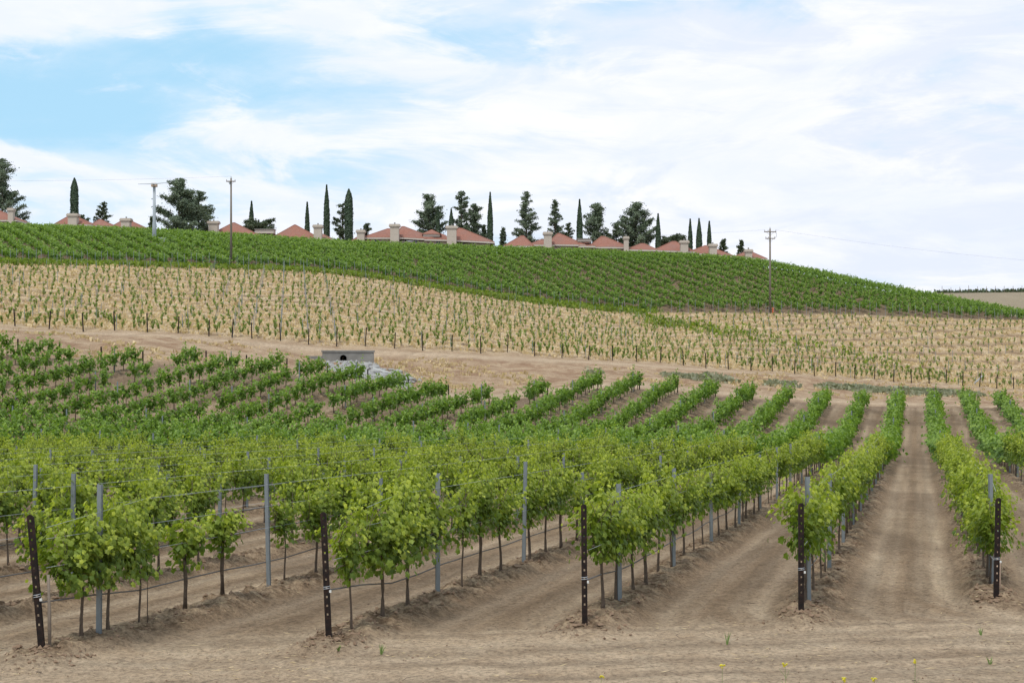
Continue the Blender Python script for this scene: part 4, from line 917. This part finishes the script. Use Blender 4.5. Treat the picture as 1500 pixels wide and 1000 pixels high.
TR = [('pine', 3, 234, 322, 62, 292, 'large dark pine cut by the left edge above the first roof'),
 ('cypress', 109, 261, 315, 12, 292, 'thick flat-topped cypress behind the chimney left of the frost fan'),
 ('round', 151, 297, 328, 30, 300, 'small round tree between two low roofs left of the frost fan'),
 ('spread', 120, 314, 325, 20, 305, 'low pale bush behind the thick left cypress'),
 ('pine', 262, 263, 337, 56, 280, 'biggest dark pine on the ridge, just right of the frost fan'),
 ('pine', 291, 281, 338, 38, 290, 'thinner pine leaning against the right side of the biggest pine'),
 ('round', 222, 318, 338, 14, 300, 'small bush just left of the biggest pine'),
 ('cypress', 368.5, 295, 335, 8, 300, 'short cypress rising from behind a spreading tree right of the left utility pole'),
 ('spread', 379, 321, 338, 44, 296, 'low spreading flat-topped tree behind the roof right of the left pole'),
 ('cypress', 450, 296, 340, 7, 300, 'short slim cypress left of the round chimney'),
 ('cypress', 478.5, 271, 350, 9.5, 294, 'tallest slim cypress, just right of the chimney of the third villa'),
 ('cypress', 511, 277, 352, 12.5, 290, 'wide tall cypress in front of a loose grey-green tree'),
 ('round', 502, 297, 352, 38, 297, 'loose grey-green tree behind the wide tall cypress'),
 ('round', 538, 327, 352, 20, 302, 'small sparse tree right of the wide tall cypress'),
 ('pine', 628, 286, 345, 46, 298, 'full pine above the middle of the long villa roof'),
 ('cypress', 641.5, 304, 345, 7, 294, 'short cypress in front of the full pine over the long villa'),
 ('cypress', 661, 306, 345, 9, 294, 'stubby cypress just behind the right chimney of the long villa'),
 ('pine', 676, 281, 345, 26, 298, 'tall narrow pine with a dark dense crown right of the long villa chimney'),
 ('pine', 694, 300, 350, 34, 302, 'ragged open pine reaching right beside the tall narrow pine'),
 ('cypress', 718, 282, 356, 8.5, 292, 'tall slim cypress at the right end of the long villa'),
 ('conifer', 709, 330, 352, 12, 304, 'small sapling just left of the tall slim cypress'),
 ('conifer', 737, 334, 356, 14, 304, 'small pale sapling between two villas right of the slim cypress'),
 ('conifer', 771, 282, 354, 42, 300, 'tall pointed conifer left of the square chimney'),
 ('conifer', 813, 294, 350, 28, 300, 'pointed conifer right of the square chimney'),
 ('round', 833, 327, 352, 20, 304, 'small green tree left of the cypress over the fifth villa'),
 ('cypress', 849, 292, 356, 9, 294, 'slim cypress between the pointed conifer and an open pine'),
 ('pine', 873, 299, 354, 40, 300, 'open airy pine right of the cypress over the fifth villa'),
 ('round', 903, 328, 358, 32, 304, 'light green round tree left of the broad layered pine'),
 ('pine', 932, 298, 362, 54, 298, 'broad layered pine above the sixth villa'),
 ('cypress', 964, 313, 363, 8, 294, 'single cypress just right of the broad layered pine'),
 ('spread', 986, 344, 364, 44, 300, 'low light green bush behind the sixth villa roof'),
 ('cypress', 1011, 321, 363, 7, 296, 'left cypress of the row of three'),
 ('cypress', 1024, 320, 366, 9, 294, 'middle and widest cypress of the row of three'),
 ('cypress', 1039, 324, 366, 7, 296, 'right cypress of the row of three'),
 ('round', 1060, 351, 374, 18, 302, 'small bush right of the row of three cypresses'),
 ('round', 1086, 352, 376, 14, 302, 'small tree above the rightmost villa')]
for i, t in enumerate(TR): tree(*t, 40+i)
# bushes poking above the left skyline
# far vineyard on the bare hill at right
X = []; Z = []
for p_ in np.arange(1372, 1600, .55): zq = 478+random.uniform(-2, 2); X.append((p_-750)/F*zq); Z.append(zq)
X = np.array(X); Z = np.array(Z); tufts(X, Z, height(X, Z), rng.uniform(.5, 1.0, len(X)), rng.uniform(.5, 1.5, len(X)), 'far_vine_row', 'thin dark line of vines on the crest of the bare far hill', M['gum_leaf'], 'vines', 3, 14, .3, .3)
m = MB()
for p_ in list(range(1380, 1600, 13)):
    zq = 476.; xq = (p_-750)/F*zq; hq = H1(xq, zq); m.box((xq-.06, zq-.06, hq-.2), (xq+.06, zq+.06, hq+random.uniform(2, 2.8)))
tag(m.build('far_posts', M['wood_grey']), 'tiny posts in a line along the crest of the bare far hill', 'posts', None, 'stuff')

# ------------------------------------------------------------------ flowers and sprouts near the camera
def flower(px, y, z_, lab, nb=5):
    X = (px-750)/F*z_; H = H1(X, z_); top = (500-y)/F*z_-H; e = empty('mustard_flower', (X, z_, H)); tag(e, lab, 'wildflower', 'yellow wildflowers along the bottom edge'); rg = random.Random(int(px))
    lx = rg.uniform(-.05, .09); m = MB(); m.tube([(-lx, 0, 0), (-lx*.4, .02, top*.5), (0, 0, top)], [.004, .003, .002], 5)
    for i in range(3): h_ = top*rg.uniform(.5, .85); s = rg.choice([-1, 1]); m.tube([(-lx*.3, 0, h_), (s*rg.uniform(.03, .08), 0, h_+.08)], [.002, .0015], 4)
    m.build('stem', M['young_stem'], e)
    m = MB()
    for i in range(9):
        a = rg.uniform(0, 6.3); b = rg.uniform(.005, .028); c = (b*math.cos(a), b*math.sin(a), top+rg.uniform(-.02, .015)); s = .012
        m.add([(c[0]-s, c[1], c[2]), (c[0], c[1]-s, c[2]+.006), (c[0]+s, c[1], c[2]), (c[0], c[1]+s, c[2]+.006), (c[0], c[1], c[2]-.008)], [(0, 1, 2, 3), (0, 4, 1), (1, 4, 2), (2, 4, 3), (3, 4, 0)])
    m.build('blossom', M['petal'], e)
M['young_stem'] = mat('young_stem', (.16, .24, .06), .7)
for px, y, z_, lab in ((1058, 974, 12.5, 'leftmost yellow wildflower at the bottom edge right of centre'), (1150, 972, 12.6, 'second yellow wildflower from the left at the bottom edge'), (1236, 994, 12.2, 'very low yellow wildflower, third from the left at the bottom'),
                       (1281, 994, 12.3, 'very low yellow wildflower, fourth from the left at the bottom'), (1341, 967, 12.4, 'yellow wildflower on a leaning stem, fifth from the left'), (881, 990, 12.6, 'yellow blossom beside the dry stick at the bottom edge')): flower(px, y, z_, lab)
def sprout(px, y, h_, lab, n=5):
    zc_ = np.linspace(14, 26, 300); z_ = float(zc_[np.argmin(np.abs(yproj((px-750)/F*zc_, zc_)-y))]); X = (px-750)/F*z_; m = MB(); rg = random.Random(int(px))
    for i in range(n):
        a = rg.uniform(0, 6.3); l = rg.uniform(.02, .09); hh_ = h_*rg.uniform(.6, 1); w_ = .006
        m.add([(-w_, 0, -.02), (w_, 0, -.02), (l*.5*math.cos(a)+w_, l*.5*math.sin(a), hh_*.6), (l*.5*math.cos(a)-w_, l*.5*math.sin(a), hh_*.6), (l*math.cos(a), l*math.sin(a), hh_)], [(0, 1, 2, 3), (3, 2, 4)])
    tag(m.build('sprout', M['young_stem'], None, (X, z_, H1(X, z_))), lab, 'sprout', 'green sprouts on the headland')
sprout(558, 958, .15, 'small green sprout on bare dirt right of the second end post'); sprout(1065, 944, .20, 'green grass sprout on bare dirt left of the fourth end post')
sprout(1437, 930, .12, 'pale sprout on the dirt left below the rightmost end post'); sprout(1450, 972, .10, 'flat green sprout at the bottom right corner', 7); sprout(496, 951, .08, 'tiny sprout at the foot of the second end post', 7)
X = (905-750)/F*15.4; m = MB(); m.tube([(-.26, -.03, .01), (0, 0, .03), (.28, .06, .015)], [.008, .011, .006], 6); tag(m.build('dry_stick', M['straw_stick'] if 'straw_stick' in M else M['wood_grey'], None, (X, 15.4, H1(X, 15.4))), 'dry stick lying on dirt at the bottom edge centre', 'stick')
print('polys', sum(len(me.polygons)*(1 if me.users < 2 else 1) for me in bpy.data.meshes))
